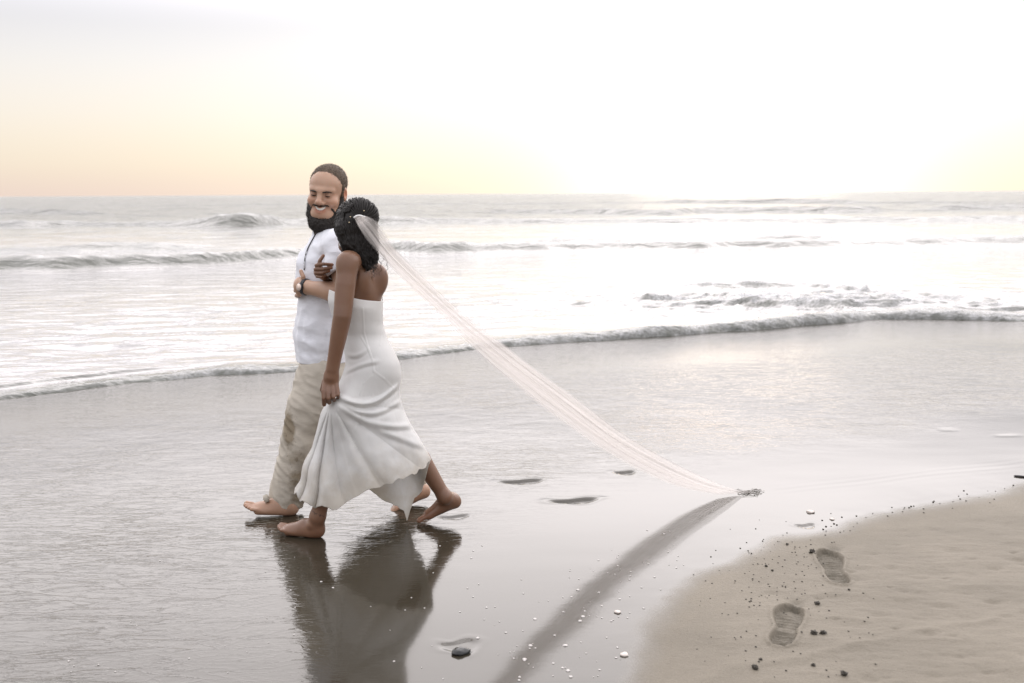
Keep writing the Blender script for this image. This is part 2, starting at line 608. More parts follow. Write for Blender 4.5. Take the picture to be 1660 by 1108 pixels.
# chop, stronger out at sea and in the broken patch
far = smooth(10, 60, R)
SZ += (.05 * far + .012) * fbm2(SX * .5, SY, .55, 4, 30) + .12 * smooth(60, 200, R) * fbm2(SX * .35, SY, .16, 3, 31)
patchy = np.exp(-(((SX - 4.6) / 3.0) ** 2 + ((SY - 15.2) / 1.7) ** 2))
SZ += patchy * .078 * (1 - 2.0 * np.abs(fbm2(SX * .6, SY * 1.5, 2.2, 4, 40))) * smooth(.1, .6, R)
SZ += .016 * (1 - 2.2 * np.abs(fbm2(SX * .5, SY * 1.4, 1.5, 3, 41))) * smooth(.4, 2, R) * smooth(14, 4, R)
foam = np.maximum(foam, patchy * (.42 + .8 * fbm2(SX, SY, 2.0, 4, 42)))
# the thin front of the last wave, thicker to the right
amp = np.interp(SX, [-7, -4, -1.5, -.2, 1, 3, 5, 7], [.03, .04, .045, .05, .075, .10, .085, .05])
amp = amp * (1 + .35 * fbm2(SX, SX * 0, 1.3, 3, 50))
tip = np.where(R < .16, np.sqrt(np.clip(R / .16, 0, 1)), np.exp(-((R - .16) / .42) ** 2) * .75 + .25 * np.exp(-((R - .16) / 2.0) ** 2))
roll = amp * tip
SZ = SZ * smooth(.05, .6, R) + roll + .010 * fbm2(SX, SY, 9., 3, 51) * np.exp(-((R - .2) / .3) ** 2) * smooth(0, .1, R)
second = np.interp(SX, [-8, -5.2, -3.4, -2.3], [.03, .035, .03, 0]) * np.exp(-((R - .75 - .1 * noise2(SX, SX * 0, 1.2, 53)) / .09) ** 2)
SZ += second
foam = np.maximum(foam, .55 * np.exp(-((R - .13) / .16) ** 2) * smooth(.015, .06, amp) * (.55 + .6 * fbm2(SX, SY, 7., 3, 52)))
SZ -= .02 * smooth(.10, 0, R) + .004
SZ = np.where(R > 1500, SZ * np.exp(-(R - 1500) / 900), SZ)

sea = Mat('sea_water')
fo = sea.attr('foam').outputs['Fac']
mil = sea.attr('milk').outputs['Fac']
co = sea.coords()
fb = sea.noise(co, 26, 4, .7)
fmask = sea.math('MULTIPLY', fo, sea.ramp(fb, (.35, .15), (.62, 1.3)), clamp=True)
deep = sea.mix(sea.noise(co, .3, 2), (.060, .066, .050), (.085, .086, .074))
milky = sea.mix(mil, deep, (.35, .335, .335))
sea.set(Base_Color=sea.mix(fmask, milky, (.60, .60, .62)))
sea.set(Roughness=sea.mix(fmask, sea.mix(sea.attr('dist').outputs['Fac'], (.06, .06, .06), (.22, .22, .22)), (.6, .6, .6)))
sea.set(IOR=sea.math('SUBTRACT', 1.42, sea.math('MULTIPLY', sea.attr('dist').outputs['Fac'], .10)))
w1 = sea.noise(sea.coords((.45, 1.1, 1)), 2.4, 4, .55, .3)
w2 = sea.noise(sea.coords((.5, 1.0, 1)), 11., 3, .55, .2)
w3 = sea.noise(sea.coords((.35, 1.0, 1)), .42, 4, .6)
calm = sea.math('SUBTRACT', 1.0, sea.math('MULTIPLY', mil, .55))
b0 = sea.bump(w3, sea.attr('dist').outputs['Fac'], 1.5)
b1 = sea.bump(w1, calm, .085, b0)
b2 = sea.bump(w2, calm, .010, b1)
b3 = sea.bump(fb, sea.attr('foam').outputs['Fac'], .03, b2)
sea.set(Normal=b3)
slope = np.abs(np.gradient(SZ, axis=0) / np.gradient(R, axis=0))
milk = smooth(26, 9, R) * smooth(.30, .04, slope) * smooth(.1, .7, R)
milk = np.maximum(milk, .8 * smooth(60, 16, R) * smooth(.10, .01, slope) * smooth(6, 12, R))
sea_o = make_mesh('sea', np.stack([SX, SY, SZ], -1).reshape(-1, 3), grid_faces(*SX.shape), sea.m,
                  attrs={'foam': np.clip(foam, 0, 1).ravel(), 'milk': milk.ravel(), 'dist': smooth(12, 90, R).ravel()})
tag(sea_o, 'pale sea with low breaking waves under the sunset', kind='structure')

# ================================================================== solid modelling helpers
class Field:
    """Distance field on a grid; blends rounded limbs and masses and turns them into one surface."""

    def __init__(self, lo, hi, h):
        self.lo = np.array(lo, np.float32)
        self.h = h
        self.n = np.ceil((np.array(hi) - np.array(lo)) / h).astype(int) + 1
        self.d = np.full(self.n, .5, np.float32)
        self.ax = [(self.lo[i] + np.arange(self.n[i]) * h).astype(np.float32) for i in range(3)]

    def block(self, lo, hi):
        a = np.clip(np.floor((np.array(lo) - self.lo) / self.h).astype(int), 0, self.n - 1)
        b = np.clip(np.ceil((np.array(hi) - self.lo) / self.h).astype(int) + 1, 1, self.n)
        if (b <= a).any():
            return None
        sl = tuple(slice(i, j) for i, j in zip(a, b))
        X = self.ax[0][sl[0]][:, None, None]
        Y = self.ax[1][sl[1]][None, :, None]
        Z = self.ax[2][sl[2]][None, None, :]
        return sl, X, Y, Z

    def merge(self, sl, d, k, op):
        o = self.d[sl]
        if op == 'add':
            if k > 0:
                hh = np.maximum(k - np.abs(o - d), 0) / k
                self.d[sl] = np.minimum(o, d) - hh * hh * k * .25
            else:
                self.d[sl] = np.minimum(o, d)
        else:
            d = -d if op == 'sub' else d
            if k > 0:
                hh = np.maximum(k - np.abs(o - d), 0) / k
                self.d[sl] = np.maximum(o, d) + hh * hh * k * .25
            else:
                self.d[sl] = np.maximum(o, d)

    def cap(self, a, b, ra, rb=None, k=.02, flat=None, op='add'):
        self.chain([a, b], [ra, ra if rb is None else rb], k, flat, op)

    def chain(self, pts, radii, k=.02, flat=None, op='add'):
        """Tapered limb through pts, blended into what is there already."""
        pts = np.asarray(pts, float)
        s = flat[1] if flat else 1.0
        pad = max(radii) * max(1, s) + k + 3 * self.h
        bl = self.block(pts.min(0) - pad, pts.max(0) + pad)
        if bl is None:
            return
        sl, X, Y, Z = bl
        d = None
        for a, b, ra, rb in zip(pts[:-1], pts[1:], radii[:-1], radii[1:]):
            ab = (b - a).astype(np.float32)
            L2 = float(ab @ ab) or 1e-9
            px, py, pz = X - np.float32(a[0]), Y - np.float32(a[1]), Z - np.float32(a[2])
            t = np.clip((px * ab[0] + py * ab[1] + pz * ab[2]) / L2, 0, 1)
            px, py, pz = px - t * ab[0], py - t * ab[1], pz - t * ab[2]
            q = px * px + py * py + pz * pz
            if flat:
                n = unit(flat[0])
                c = px * n[0] + py * n[1] + pz * n[2]
                q = q - c * c * (1 - 1 / s ** 2)
            e = np.sqrt(q) - (ra + (rb - ra) * t)
            d = e if d is None else np.minimum(d, e)
        self.merge(sl, d.astype(np.float32), k, op)

    def ell(self, c, r, M=None, k=.02, op='add'):
        c, r = np.asarray(c, float), np.asarray(r, float)
        M = np.eye(3) if M is None else np.asarray(M)
        pad = max(r) + k + 3 * self.h
        bl = self.block(c - pad, c + pad)
        if bl is None:
            return
        sl, X, Y, Z = bl
        px, py, pz = X - c[0], Y - c[1], Z - c[2]
        k0 = k1 = 0
        for i in range(3):
            q = (px * M[0, i] + py * M[1, i] + pz * M[2, i]) / r[i]
            k0 = k0 + q * q
            k1 = k1 + (q / r[i]) ** 2
        k0, k1 = np.sqrt(k0), np.sqrt(k1)
        d = k0 * (k0 - 1) / np.maximum(k1, 1e-6)
        self.merge(sl, d.astype(np.float32), k, op)

    def cut(self, p, n, lo, hi, k=.004):
        """Remove what lies on the side n points to, inside the box lo..hi."""
        bl = self.block(np.minimum(lo, hi), np.maximum(lo, hi))
        sl, X, Y, Z = bl
        n = np.asarray(n, float) / np.linalg.norm(n)
        d = (X - p[0]) * n[0] + (Y - p[1]) * n[1] + (Z - p[2]) * n[2]
        self.merge(sl, d.astype(np.float32), k, 'int')

    def displace(self, fn, band=.03):
        idx = np.nonzero((np.abs(self.d) < band).ravel())[0]
        i, j, k = np.unravel_index(idx, self.n)
        p = np.stack([self.ax[0][i], self.ax[1][j], self.ax[2][k]], -1)
        self.d.ravel()[idx] += fn(p).astype(np.float32)

    def surface(self):
        d = self.d
        s = d < 0
        c = np.zeros(self.n - 1, np.int8)
        offs = [(a, b, e) for a in (0, 1) for b in (0, 1) for e in (0, 1)]
        nx, ny, nz = self.n
        for a, b, e in offs:
            c += s[a:nx - 1 + a, b:ny - 1 + b, e:nz - 1 + e]
        act = np.nonzero(((c > 0) & (c < 8)).ravel())[0]
        i, j, k = np.unravel_index(act, c.shape)
        v = np.stack([d[i + a, j + b, k + e] for a, b, e in offs], -1)
        acc = np.zeros((len(act), 3))
        cnt = np.zeros(len(act))
        for p in range(8):
            for q in range(p + 1, 8):
                dif = np.array(offs[q]) - np.array(offs[p])
                if np.abs(dif).sum() != 1:
                    continue
                m = (v[:, p] < 0) != (v[:, q] < 0)
                t = v[m, p] / (v[m, p] - v[m, q])
                acc[m] += np.array(offs[p]) + t[:, None] * dif
                cnt[m] += 1
        verts = self.lo + (np.stack([i, j, k], -1) + acc / cnt[:, None]) * self.h
        lookup = np.full(c.size, -1, np.int32)
        lookup[act] = np.arange(len(act))
        lookup = lookup.reshape(c.shape)
        quads = []
        for axis in range(3):
            sl0 = [slice(1, n - 1) for n in self.n]
            sl1 = list(sl0)
            sl0[axis] = slice(0, self.n[axis] - 1)
            sl1[axis] = slice(1, self.n[axis])
            s0, s1 = s[tuple(sl0)], s[tuple(sl1)]
            e = np.argwhere(s0 != s1)
            base = np.array([1, 1, 1])
            base[axis] = 0
            flip = s0[tuple(e.T)]
            e = e + base
            o1, o2 = [a for a in range(3) if a != axis]
            cells = []
            for p, q in ((-1, -1), (0, -1), (0, 0), (-1, 0)):
                cc = e.copy()
                cc[:, o1] += p
                cc[:, o2] += q
                cells.append(lookup[tuple(cc.T)])
            f = np.stack(cells, -1)
            if axis == 1:
                flip = ~flip
            f[~flip] = f[~flip][:, ::-1]
            quads.append(f)
        f = np.concatenate(quads)
        f = f[(f >= 0).all(1)]
        return verts, f


def tube(pts, radii, n=6, cap_ends=True):
    """Vertices and faces of a round strand through pts."""
    pts = np.asarray(pts, float)
    m = len(pts)
    radii = np.broadcast_to(np.asarray(radii, float), (m,))
    t = np.gradient(pts, axis=0)
    t /= np.linalg.norm(t, axis=1)[:, None] + 1e-12
    ref = np.array([0, 0, 1.0]) if abs(t[0, 2]) < .9 else np.array([1.0, 0, 0])
    u = np.cross(t[0], ref)
    u /= np.linalg.norm(u)
    V = []
    for i in range(m):
        u = u - t[i] * (u @ t[i])
        u /= np.linalg.norm(u) + 1e-12
        w = np.cross(t[i], u)
        a = np.arange(n) * 2 * math.pi / n
        V.append(pts[i] + radii[i] * (np.cos(a)[:, None] * u + np.sin(a)[:, None] * w))
    V = np.concatenate(V)
    F = grid_faces(m, n, wrap=True).tolist()
    if cap_ends:
        F.append(list(range(n))[::-1])
        F.append([(m - 1) * n + q for q in range(n)])
    return V, F


class Bag:
    """Collects pieces into one mesh."""

    def __init__(self):
        self.v, self.f, self.n = [], [], 0

    def add(self, V, F):
        self.v.append(np.asarray(V))
        self.f += [[i + self.n for i in q] for q in F]
        self.n += len(V)

    def tube(self, *a, **k):
        self.add(*tube(*a, **k))

    def blade(self, p, q, w, side):
        s = np.asarray(side) * w * .5
        self.add(np.array([p - s, p + s, q]), [[0, 1, 2]])

    def build(self, name, mat, parent=None, **kw):
        return make_mesh(name, np.concatenate(self.v), self.f, mat, parent, **kw)


def catmull(pts, n):
    pts = np.asarray(pts, float)
    m = len(pts)
    out = []
    ext = np.concatenate([[2 * pts[0] - pts[1]], pts, [2 * pts[-1] - pts[-2]]])
    for s in np.linspace(0, m - 1, n):
        i = min(int(s), m - 2)
        t = s - i
        a, b, c, d = ext[i:i + 4]
        out.append(.5 * (2 * b + (c - a) * t + (2 * a - 5 * b + 4 * c - d) * t * t + (3 * b - a - 3 * c + d) * t ** 3))
    return np.array(out)


def unit(v):
    v = np.asarray(v, float)
    return v / np.linalg.norm(v)


def frame(fwd, up):
    """Columns: right, forward, up."""
    f = unit(fwd)
    r = unit(np.cross(f, up))
    return np.stack([r, f, np.cross(r, f)], 1)


def empty(name, loc):
    o = bpy.data.objects.new(name, None)
    o.location = loc
    o.empty_display_size = .1
    COL.objects.link(o)
    bpy.context.view_layer.update()
    return o


# ------------------------------------------------------------------ anatomy
def head(F, O, M, s, smile=False):
    """Skull, jaw, nose, ears and sockets in a head frame (x right, y forward, z up)."""
    L = lambda *p: O + M @ (np.array(p) * s)
    E = lambda c, r, k=.02, op='add': F.ell(L(*c), np.array(r) * s, M, k * s, op)
    Cp = lambda a, b, ra, rb, k=.012, op='add': F.cap(L(*a), L(*b), ra * s, rb * s, k * s, op=op)
    E((0, -.016, .040), (.073, .092, .075), .01)
    E((0, .026, .030), (.066, .062, .068), .03)
    E((0, .034, -.040), (.057, .056, .068), .04)
    E((0, .060, -.088), (.030, .028, .026), .035)
    for x in (-1, 1):
        Cp((x * .058, .012, -.055), (x * .026, .066, -.092), .020, .020, .03)     # jaw line
        E((x * .042, .060, -.026), (.025, .024, .022), .022)                        # cheek
        Cp((x * .010, .088, .024), (x * .045, .070, .022), .011, .010, .016)         # brow ridge
        E((x * .033, .094, .003), (.018, .014, .012), .012, 'sub')                  # socket
        E((x * .033, .073, .003), (.0165, .0165, .0145), .006)                      # lid over the eye
        E((x * .0135, .098, -.031), (.010, .011, .0085), .008)                      # nostril wing
        # ear
        E((x * .076, -.012, -.004), (.010, .020, .034), .008)
        E((x * .083, -.006, .000), (.006, .010, .017), .005, 'sub')
    Cp((0, .086, .020), (0, .110, -.022), .0085, .0125, .014)
    E((0, .112, -.025), (.0125, .011, .010), .008)
    # lips
    n = 11
    w = .031 if smile else .025
    ts = np.linspace(-1, 1, n)
    up = [L(w * t, .0955 - 16 * (w * t) ** 2, -.0495 + (.012 if smile else .0) * t * t - .001 * math.cos(t * 9) - (0 if smile else .004)) for t in ts]
    lo = [L(w * .95 * t, .0945 - 16 * (w * t) ** 2, -.0735 + (.032 if smile else .010) * t * t + (0 if smile else .006)) for t in ts]
    F.chain(up, [s * (.0026 + .0022 * (1 - abs(t))) for t in ts], .005 * s)
    F.chain(lo, [s * (.0026 + .0036 * (1 - abs(t))) for t in ts], .005 * s)
    if smile:
        mid = [L(.84 * w * t, .1005 - 16 * (w * .84 * t) ** 2, -.0608 + .018 * t * t) for t in ts]
        F.chain(mid, [s * (.0022 + .0046 * (1 - t * t)) for t in ts], .0015, op='sub')
        for x in (-1, 1):
            Cp((x * .048, .072, -.046), (x * .028, .099, -.024), .0022, .0022, .008, 'sub')   # smile fold
            E((x * .044, .066, -.030), (.020, .018, .017), .014)                            # raised cheek


def foot(F, heel, fwd, up, inner, length, toe_lift=0.0, width=.088):
    """Bare foot: heel at the ground point, toes along fwd, big toe towards inner."""
    M = np.stack([unit(fwd), unit(inner), unit(up)], 1)
    s = length / .25
    L = lambda *p: np.asarray(heel) + M @ (np.array(p) * s)
    w = width / .088
    F.ell(L(.028, 0, .030), np.array([.032, .030 * w, .031]) * s, M, .02)
    F.cap(L(.035, 0, .050), L(.095, .004, .050), .030 * s, .030 * s, .03)
    F.cap(L(.06, -.014 * w, .024), L(.175, -.022 * w, .018), .022 * s, .017 * s, .025)
    F.cap(L(.075, .010 * w, .046), L(.178, .020 * w, .023), .027 * s, .021 * s, .03)
    F.cap(L(.09, 0, .040), L(.18, 0, .022), .026 * s, .018 * s, .03)
    for i, (y, x1, r) in enumerate([(.028, .240, .0125), (.010, .243, .0092), (-.005, .234, .0088), (-.019, .222, .0082), (-.032, .208, .0082)]):
        y0 = y * w * .86
        x0 = .178 - .012 * i * .9
        z = .016 - .001 * i
        a = L(x0, y0, z + .004)
        m = L((x0 + x1) / 2, y * w, z + .006 + toe_lift * .4)
        b = L(x1 - .006, y * w * 1.02, z - .003 + toe_lift)
        F.chain([a, m, b], [r * 1.08 * s, r * .92 * s, r * s], .006)
    return L


def finger(F, pts, r0, r1, k=.004):
    n = len(pts)
    F.chain(pts, [r0 + (r1 - r0) * i / (n - 1) for i in range(n)], k)


def skin_mat(name, base, rough=.42, deep=(.5, .18, .08), hair=False):
    m = Mat(name)
    co = m.coords()
    n1 = m.noise(co, 9, 4, .6)
    n2 = m.noise(co, 160, 2, .5)
    tint = m.attr('tint').outputs['Color']
    c = m.mix(1.0, base, tint, 'MULTIPLY')
    c = m.mix(m.math('MULTIPLY', m.ramp(n1, (.35, 0), (.7, 1)), .5), c, m.mix(1.0, c, (.80, .72, .68), 'MULTIPLY'))
    m.set(Base_Color=c, Roughness=rough, Subsurface_Weight=.10, Subsurface_Radius=(.010, .004, .002), Subsurface_Scale=.6, Specular_IOR_Level=.5)
    m.set(Normal=m.bump(n2, .25, .0008))
    return m.m


def tints(V, spots):
    """Per-vertex skin tint: list of (centre, radius, rgb multiplier)."""
    t = np.ones((len(V), 3), np.float32)
    for c, r, col in spots:
        w = np.exp(-(np.linalg.norm(V - np.asarray(c), axis=1) / r) ** 2)[:, None]
        t *= 1 + w * (np.array(col) - 1)
    return t

# ================================================================== the man
YM = G(470, 831)[1]
man = empty('person', G(500, 831))
tag(man, 'bearded man in white shirt and rolled beige trousers smiling at the woman', 'person')

lo = np.array([P(385, 831, YM)[0], YM - .34, -.02])
hi = np.array([P(715, 831, YM)[0], YM + .52, P(525, 258, YM + .1)[2]])
B = Field(lo, hi, .0036)
FACE_DIR = (-1.0, -.12, 0)           # the way he walks
LAT = np.array([-.12, 1.0, 0])       # across the chest, to his right
neck = P(528, 372, YM + .12)
# torso under the shirt
B.cap(P(530, 575, YM + .12), P(528, 425, YM + .12), .105, .115, .04, flat=(LAT, 1.4))
shL, shR = P(548, 402, YM - .07), P(520, 398, YM + .31)
B.cap(shL, shR, .06, .06, .06)
B.cap(P(530, 395, YM + .12), P(527, 352, YM + .10), .062, .056, .04)
# head
MS = 1.14
mfwd = np.array([-math.sin(.19) * math.cos(.17), -math.cos(.19) * math.cos(.17), -math.sin(.17)])
HM = frame(mfwd, np.array([.10, 0, 1.0]))
HO = P(519.5, 316.5, YM + .02) - HM @ (np.array([0, .088, .004]) * MS)
HL = lambda *p: HO + HM @ (np.array(p) * MS)
head(B, HO, HM, MS, smile=True)
# left arm, forearm carried across the belly, hand closed over the front of the shirt
elb = P(560, 474, YM - .19)
wri = P(498, 466, YM - .095)
fm = elb * .62 + wri * .38 + np.array([0, 0, -.006])
B.chain([shL, elb, fm, wri], [.056, .053, .050, .031], .03)
hb = P(488, 465, YM - .075)
B.cap(wri, hb, .029, .030, .02, flat=((0, 0, 1), 1.15))
B.ell(P(486, 464, YM - .06), (.030, .036, .045), None, .02)
for i, (py, dx) in enumerate([(453, 1.0), (461, .0), (469, -.3), (477, .6)]):
    k0 = P(481.5 + dx * 2, py + 1, YM - .055)
    finger(B, [P(485, py + 1, YM - .07), k0, P(479.5 + dx * 2, py + 2.5, YM - .01), P(482.5 + dx, py + 4, YM + .04)], .0125, .0095)
finger(B, [P(491, 460, YM - .085), P(491.5, 449, YM - .095), P(487.8, 440, YM - .085)], .0135, .0098, .008)
# right arm on the far side
elbR, wriR = P(512, 480, YM + .40), P(500, 560, YM + .38)
B.chain([shR, elbR, wriR], [.054, .046, .030], .02)
B.ell(P(498, 580, YM + .37), (.020, .030, .05), None, .02)
for i in range(4):
    finger(B, [P(494 + 4 * i, 590, YM + .37 - .01 * i), P(493 + 4 * i, 605, YM + .37), P(495 + 4 * i, 616, YM + .375)], .010, .008)
finger(B, [P(505, 575, YM + .34), P(508, 590, YM + .33), P(506, 600, YM + .33)], .011, .009)
# legs and feet
hipL, kneL, ankL = P(527, 585, YM + .04), P(488, 704, YM + .0), P(471, 806, YM)
hipR, kneR, ankR = P(535, 585, YM + .2), P(566, 708, YM + .2), P(672, 792, YM + .17)
B.chain([hipL, kneL, ankL], [.085, .058, .042], .03)
B.chain([hipR, kneR, ankR], [.085, .058, .040], .03)
heelL = G(482, 834) + [0, 0, -.006]
tL = P(391, 814, YM - .03)
fdir = unit(tL - P(482, 831, YM))
fdir = unit(np.array([fdir[0], fdir[1], .10]))
FL = foot(B, heelL, fdir, np.cross(fdir, unit(np.cross([0, 0, 1.0], fdir))), np.cross([0, 0, 1.0], -fdir), .285, .018, .098)
B.cap(ankL, FL(.045, 0, .060), .042, .036, .03)
toeR = G(627, 826) + [0, 0, .006]
heelR = P(694, 795, YM + .17)
d = unit(toeR - heelR)
FR = foot(B, heelR + np.array([.01, 0, -.03]), d, np.cross(d, unit(np.cross([0, 0, 1.0], d))), -np.cross([0, 0, 1.0], -d), .255, .0, .09)
B.cap(ankR, FR(.05, 0, .055), .040, .036, .03)
Vb, Fb = B.surface()
lip = (1.0, .74, .70)
sp = [(HL(0, .094, -.055), .016 * MS, lip), (HL(.016, .09, -.064), .012 * MS, lip), (HL(-.016, .09, -.064), .012 * MS, lip), (HL(0, .09, -.07), .012 * MS, lip),
      (HL(.045, .07, -.03), .03, (1.06, .90, .86)), (HL(-.045, .07, -.03), .03, (1.06, .90, .86)), (HL(0, .11, -.025), .016, (1.04, .90, .86)),
      (HL(.08, -.01, 0), .03, (1.15, .72, .62)), (HL(-.08, -.01, 0), .03, (1.1, .72, .62)),
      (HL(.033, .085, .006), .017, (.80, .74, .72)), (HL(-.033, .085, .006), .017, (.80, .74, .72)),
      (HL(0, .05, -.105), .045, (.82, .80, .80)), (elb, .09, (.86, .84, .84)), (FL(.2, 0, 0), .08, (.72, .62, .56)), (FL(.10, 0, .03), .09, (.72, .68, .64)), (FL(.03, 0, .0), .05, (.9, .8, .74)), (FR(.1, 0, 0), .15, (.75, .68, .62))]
MAN_SKIN = skin_mat('man_skin', (.48, .305, .215))
body = make_mesh('body', Vb, Fb, MAN_SKIN, man, attrs={'tint': tints(Vb, sp)})
del B

# teeth, eyes and brows
teeth_m = Mat('teeth').set(Base_Color=(.88, .85, .78), Roughness=.25).m
tb = Bag()
xs = np.linspace(-1, 1, 37)
rows_ = []
for j in range(7):
    q = j / 6
    rows_.append([HL(.0285 * t, .0975 - 15 * (.0275 * t) ** 2 + .0006 * math.sin(q * 3.1) - .0007 * (abs(math.sin(t * 14)) < .16), -.0505 + .0125 * t * t - q * (.0125 * (1 - .8 * t ** 4))) for t in xs])
tb.add(np.array(rows_).reshape(-1, 3), grid_faces(7, 37).tolist())
tb.build('teeth', teeth_m, body)
dark_hair = Mat('dark_hair')
dn = dark_hair.noise(dark_hair.coords(), 220, 2, .6)
dark_hair.set(Base_Color=dark_hair.mix(dn, (.010, .008, .007), (.030, .024, .020)), Roughness=.55, Specular_IOR_Level=.3)
man_hair = Mat('man_hair')
dn = man_hair.noise(man_hair.coords(), 160, 3, .7)
man_hair.set(Base_Color=man_hair.mix(man_hair.ramp(dn, (.35, 0), (.65, 1)), (.040, .028, .020), (.15, .105, .072)), Roughness=.6, Specular_IOR_Level=.3)
for x in (-1, 1):
    eb = Bag()
    arc = [HL(x * (.033 + .0165 * t), .0895 - .010 * t * t - .002 * x * t * 0 - .004 * (t > 0) * t, .0005 - .0045 * (1 - t * t) + .0035) for t in np.linspace(-1, 1, 9)]
    eb.tube(arc, [MS * (.0009 + .0016 * (1 - t * t)) for t in np.linspace(-1, 1, 9)], 6)
    eb.build('eyelashes', dark_hair.m, body)
    bb = Bag()
    pts = [HL(x * (.012 + .040 * t), .0975 - .019 * t * t + .001, + .0165 + .006 * math.sin(t * 2.4) - .004 * t * t) for t in np.linspace(0, 1, 9)]
    bb.tube(pts, [MS * r for r in (.0018, .0030, .0035, .0036, .0034, .0030, .0026, .0018, .0009)], 6)
    bb.build('eyebrow', dark_hair.m, body)

# hair and beard, each with a soft mass and loose strands at its edge
def fuzz(bag, V, N, count, ln, wid, droop=.2, curl=.5, seed=1):
    r = np.random.default_rng(seed)
    for i in r.choice(len(V), count):
        nrm = N[i] + curl * r.normal(size=3) + np.array([0, 0, -droop])
        nrm = unit(nrm)
        side = unit(np.cross(nrm, r.normal(size=3)))
        l = ln * r.uniform(.5, 1.3)
        bag.blade(V[i] - N[i] * .002, V[i] + nrm * l, wid, side)


def normals(V, F):
    n = np.zeros_like(V)
    a = np.cross(V[F[:, 2]] - V[F[:, 0]], V[F[:, 3]] - V[F[:, 1]])
    for q in range(4):
        np.add.at(n, F[:, q], a)
    return n / (np.linalg.norm(n, axis=1)[:, None] + 1e-12)


H = Field(HO - .2, HO + .2, .0030)
H.ell(HL(0, -.018, .043), np.array([.0795, .0980, .0805]) * MS, HM, .01)
H.ell(HL(0, .118, .008), np.array([.096, .092, .095]) * MS, HM, .006, 'sub')          # forehead and temples bare
H.cut(HL(0, 0, -.02), HM @ np.array([0, .55, -1.0]), HO - .2, HO + .2, .01)
for x in (-1, 1):
    H.cap(HL(x * .072, .004, .03), HL(x * .072, .012, -.02), .009 * MS, .007 * MS, .012)   # sideburn
    H.ell(HL(x * .082, -.014, -.006), np.array([.02, .024, .034]) * MS, HM, .004, 'sub')
H.displace(lambda p: .0016 * noise(p * 105) + .0016 * noise(p * 230 + 4), .02)
Vh, Fh = H.surface()
bg = Bag()
bg.add(Vh, Fh.tolist())
fuzz(bg, Vh, normals(Vh, Fh), 16000, .0075, .0009, -.1, 1.1, 3)
bg.build('hair', man_hair.m, man)

Bd = Field(HO - .24, HO + .2, .0030)
for x in (-1, 1):
    Bd.chain([HL(x * .0705, .010, -.012), HL(x * .066, .022, -.050), HL(x * .054, .042, -.092), HL(x * .026, .070, -.122), HL(0, .076, -.128)],
             [.009 * MS, .019 * MS, .029 * MS, .032 * MS, .031 * MS], .02)
    mo = [HL(x * .002, .1055, -.0425), HL(x * .018, .1010, -.0412), HL(x * .034, .0860, -.0405), HL(x * .045, .072, -.053), HL(x * .051, .060, -.078)]
    Bd.chain(mo, [.0020 * MS, .0024 * MS, .0030 * MS, .0050 * MS, .012 * MS], .003)
Bd.ell(HL(0, .062, -.134), np.array([.054, .050, .038]) * MS, HM, .03)
Bd.ell(HL(0, .112, -.072), np.array([.036, .050, .0275]) * MS, HM, .010, 'sub')       # lips and chin stay bare
mo = [HL(x, .1060 - 14 * x * x, -.0428 + 2 * x * x) for x in np.linspace(-.03, .03, 7)]
Bd.chain(mo, [.0023 * MS] * 7, .002)
Bd.displace(lambda p: np.where(((p - HO) @ HM[:, 2]) < -.062 * MS, 1.0, .35) * (.0040 * noise(p * 95) + .0022 * noise(p * 240 + 9)), .02)
Vd, Fd = Bd.surface()
bg = Bag()
bg.add(Vd, Fd.tolist())
fuzz(bg, Vd, normals(Vd, Fd), 11000, .0085, .0008, .3, .7, 5)
bg.build('beard', dark_hair.m, man)

# shirt
cloth_white = Mat('white_linen')
wv = cloth_white.noise(cloth_white.coords((1, 1, 6)), 60, 3, .6)
slub = cloth_white.noise(cloth_white.coords((1, 1, 10)), 25, 3, .7)
cloth_white.set(Base_Color=cloth_white.mix(slub, (.72, .73, .785), (.80, .81, .86)), Roughness=.85, Specular_IOR_Level=.15, Sheen_Weight=.15)
cloth_white.set(Normal=cloth_white.bump(cloth_white.noise(cloth_white.coords((1, 1, 2.0)), 16, 4, .6), .5, .008, cloth_white.bump(wv, .3, .001)))
z_hem = P(522, 589, YM)[2]
Sh = Field(np.array([P(462, 589, YM)[0], YM - .30, z_hem - .03]), np.array([P(605, 589, YM)[0], YM + .50, P(525, 350, YM)[2]]), .0042)
Sh.cap(P(527, 600, YM + .12), P(525, 540, YM + .12), .150, .138, .04, flat=(LAT, 1.28))
Sh.cap(P(525, 540, YM + .12), P(529, 430, YM + .12), .138, .128, .06, flat=(LAT, 1.42))
Sh.ell(P(512, 440, YM + .10), (.085, .15, .12), None, .07)
Sh.cap(P(548, 399, YM - .06), P(523, 397, YM + .30), .074, .074, .08)
Sh.cap(P(533, 402, YM + .10), P(530, 386, YM + .10), .085, .062, .05)
# collar, open at the front
Sh.cap(P(529, 388, YM + .11), P(529, 377, YM + .11), .073, .070, .006)
Sh.cap(P(529, 384, YM + .11), P(529, 350, YM + .11), .064, .064, .003, op='sub')
Sh.cap(P(512, 392, YM - .02), P(520, 368, YM - .0), .016, .024, .006, op='sub')
Sh.chain([P(549, 398, YM - .07), P(553, 428, YM - .125), P(556, 452, YM - .155)], [.074, .078, .082], .03)
arm_ax = unit(P(556, 456, YM - .16) - P(549, 398, YM - .07))
Sh.cut(P(553, 447, YM - .15), arm_ax, P(520, 475, YM - .30), P(590, 430, YM - .078), .003)
Sh.cap(P(553, 435, YM - .13), P(560, 474, YM - .185), .066, .064, .003, op='sub')


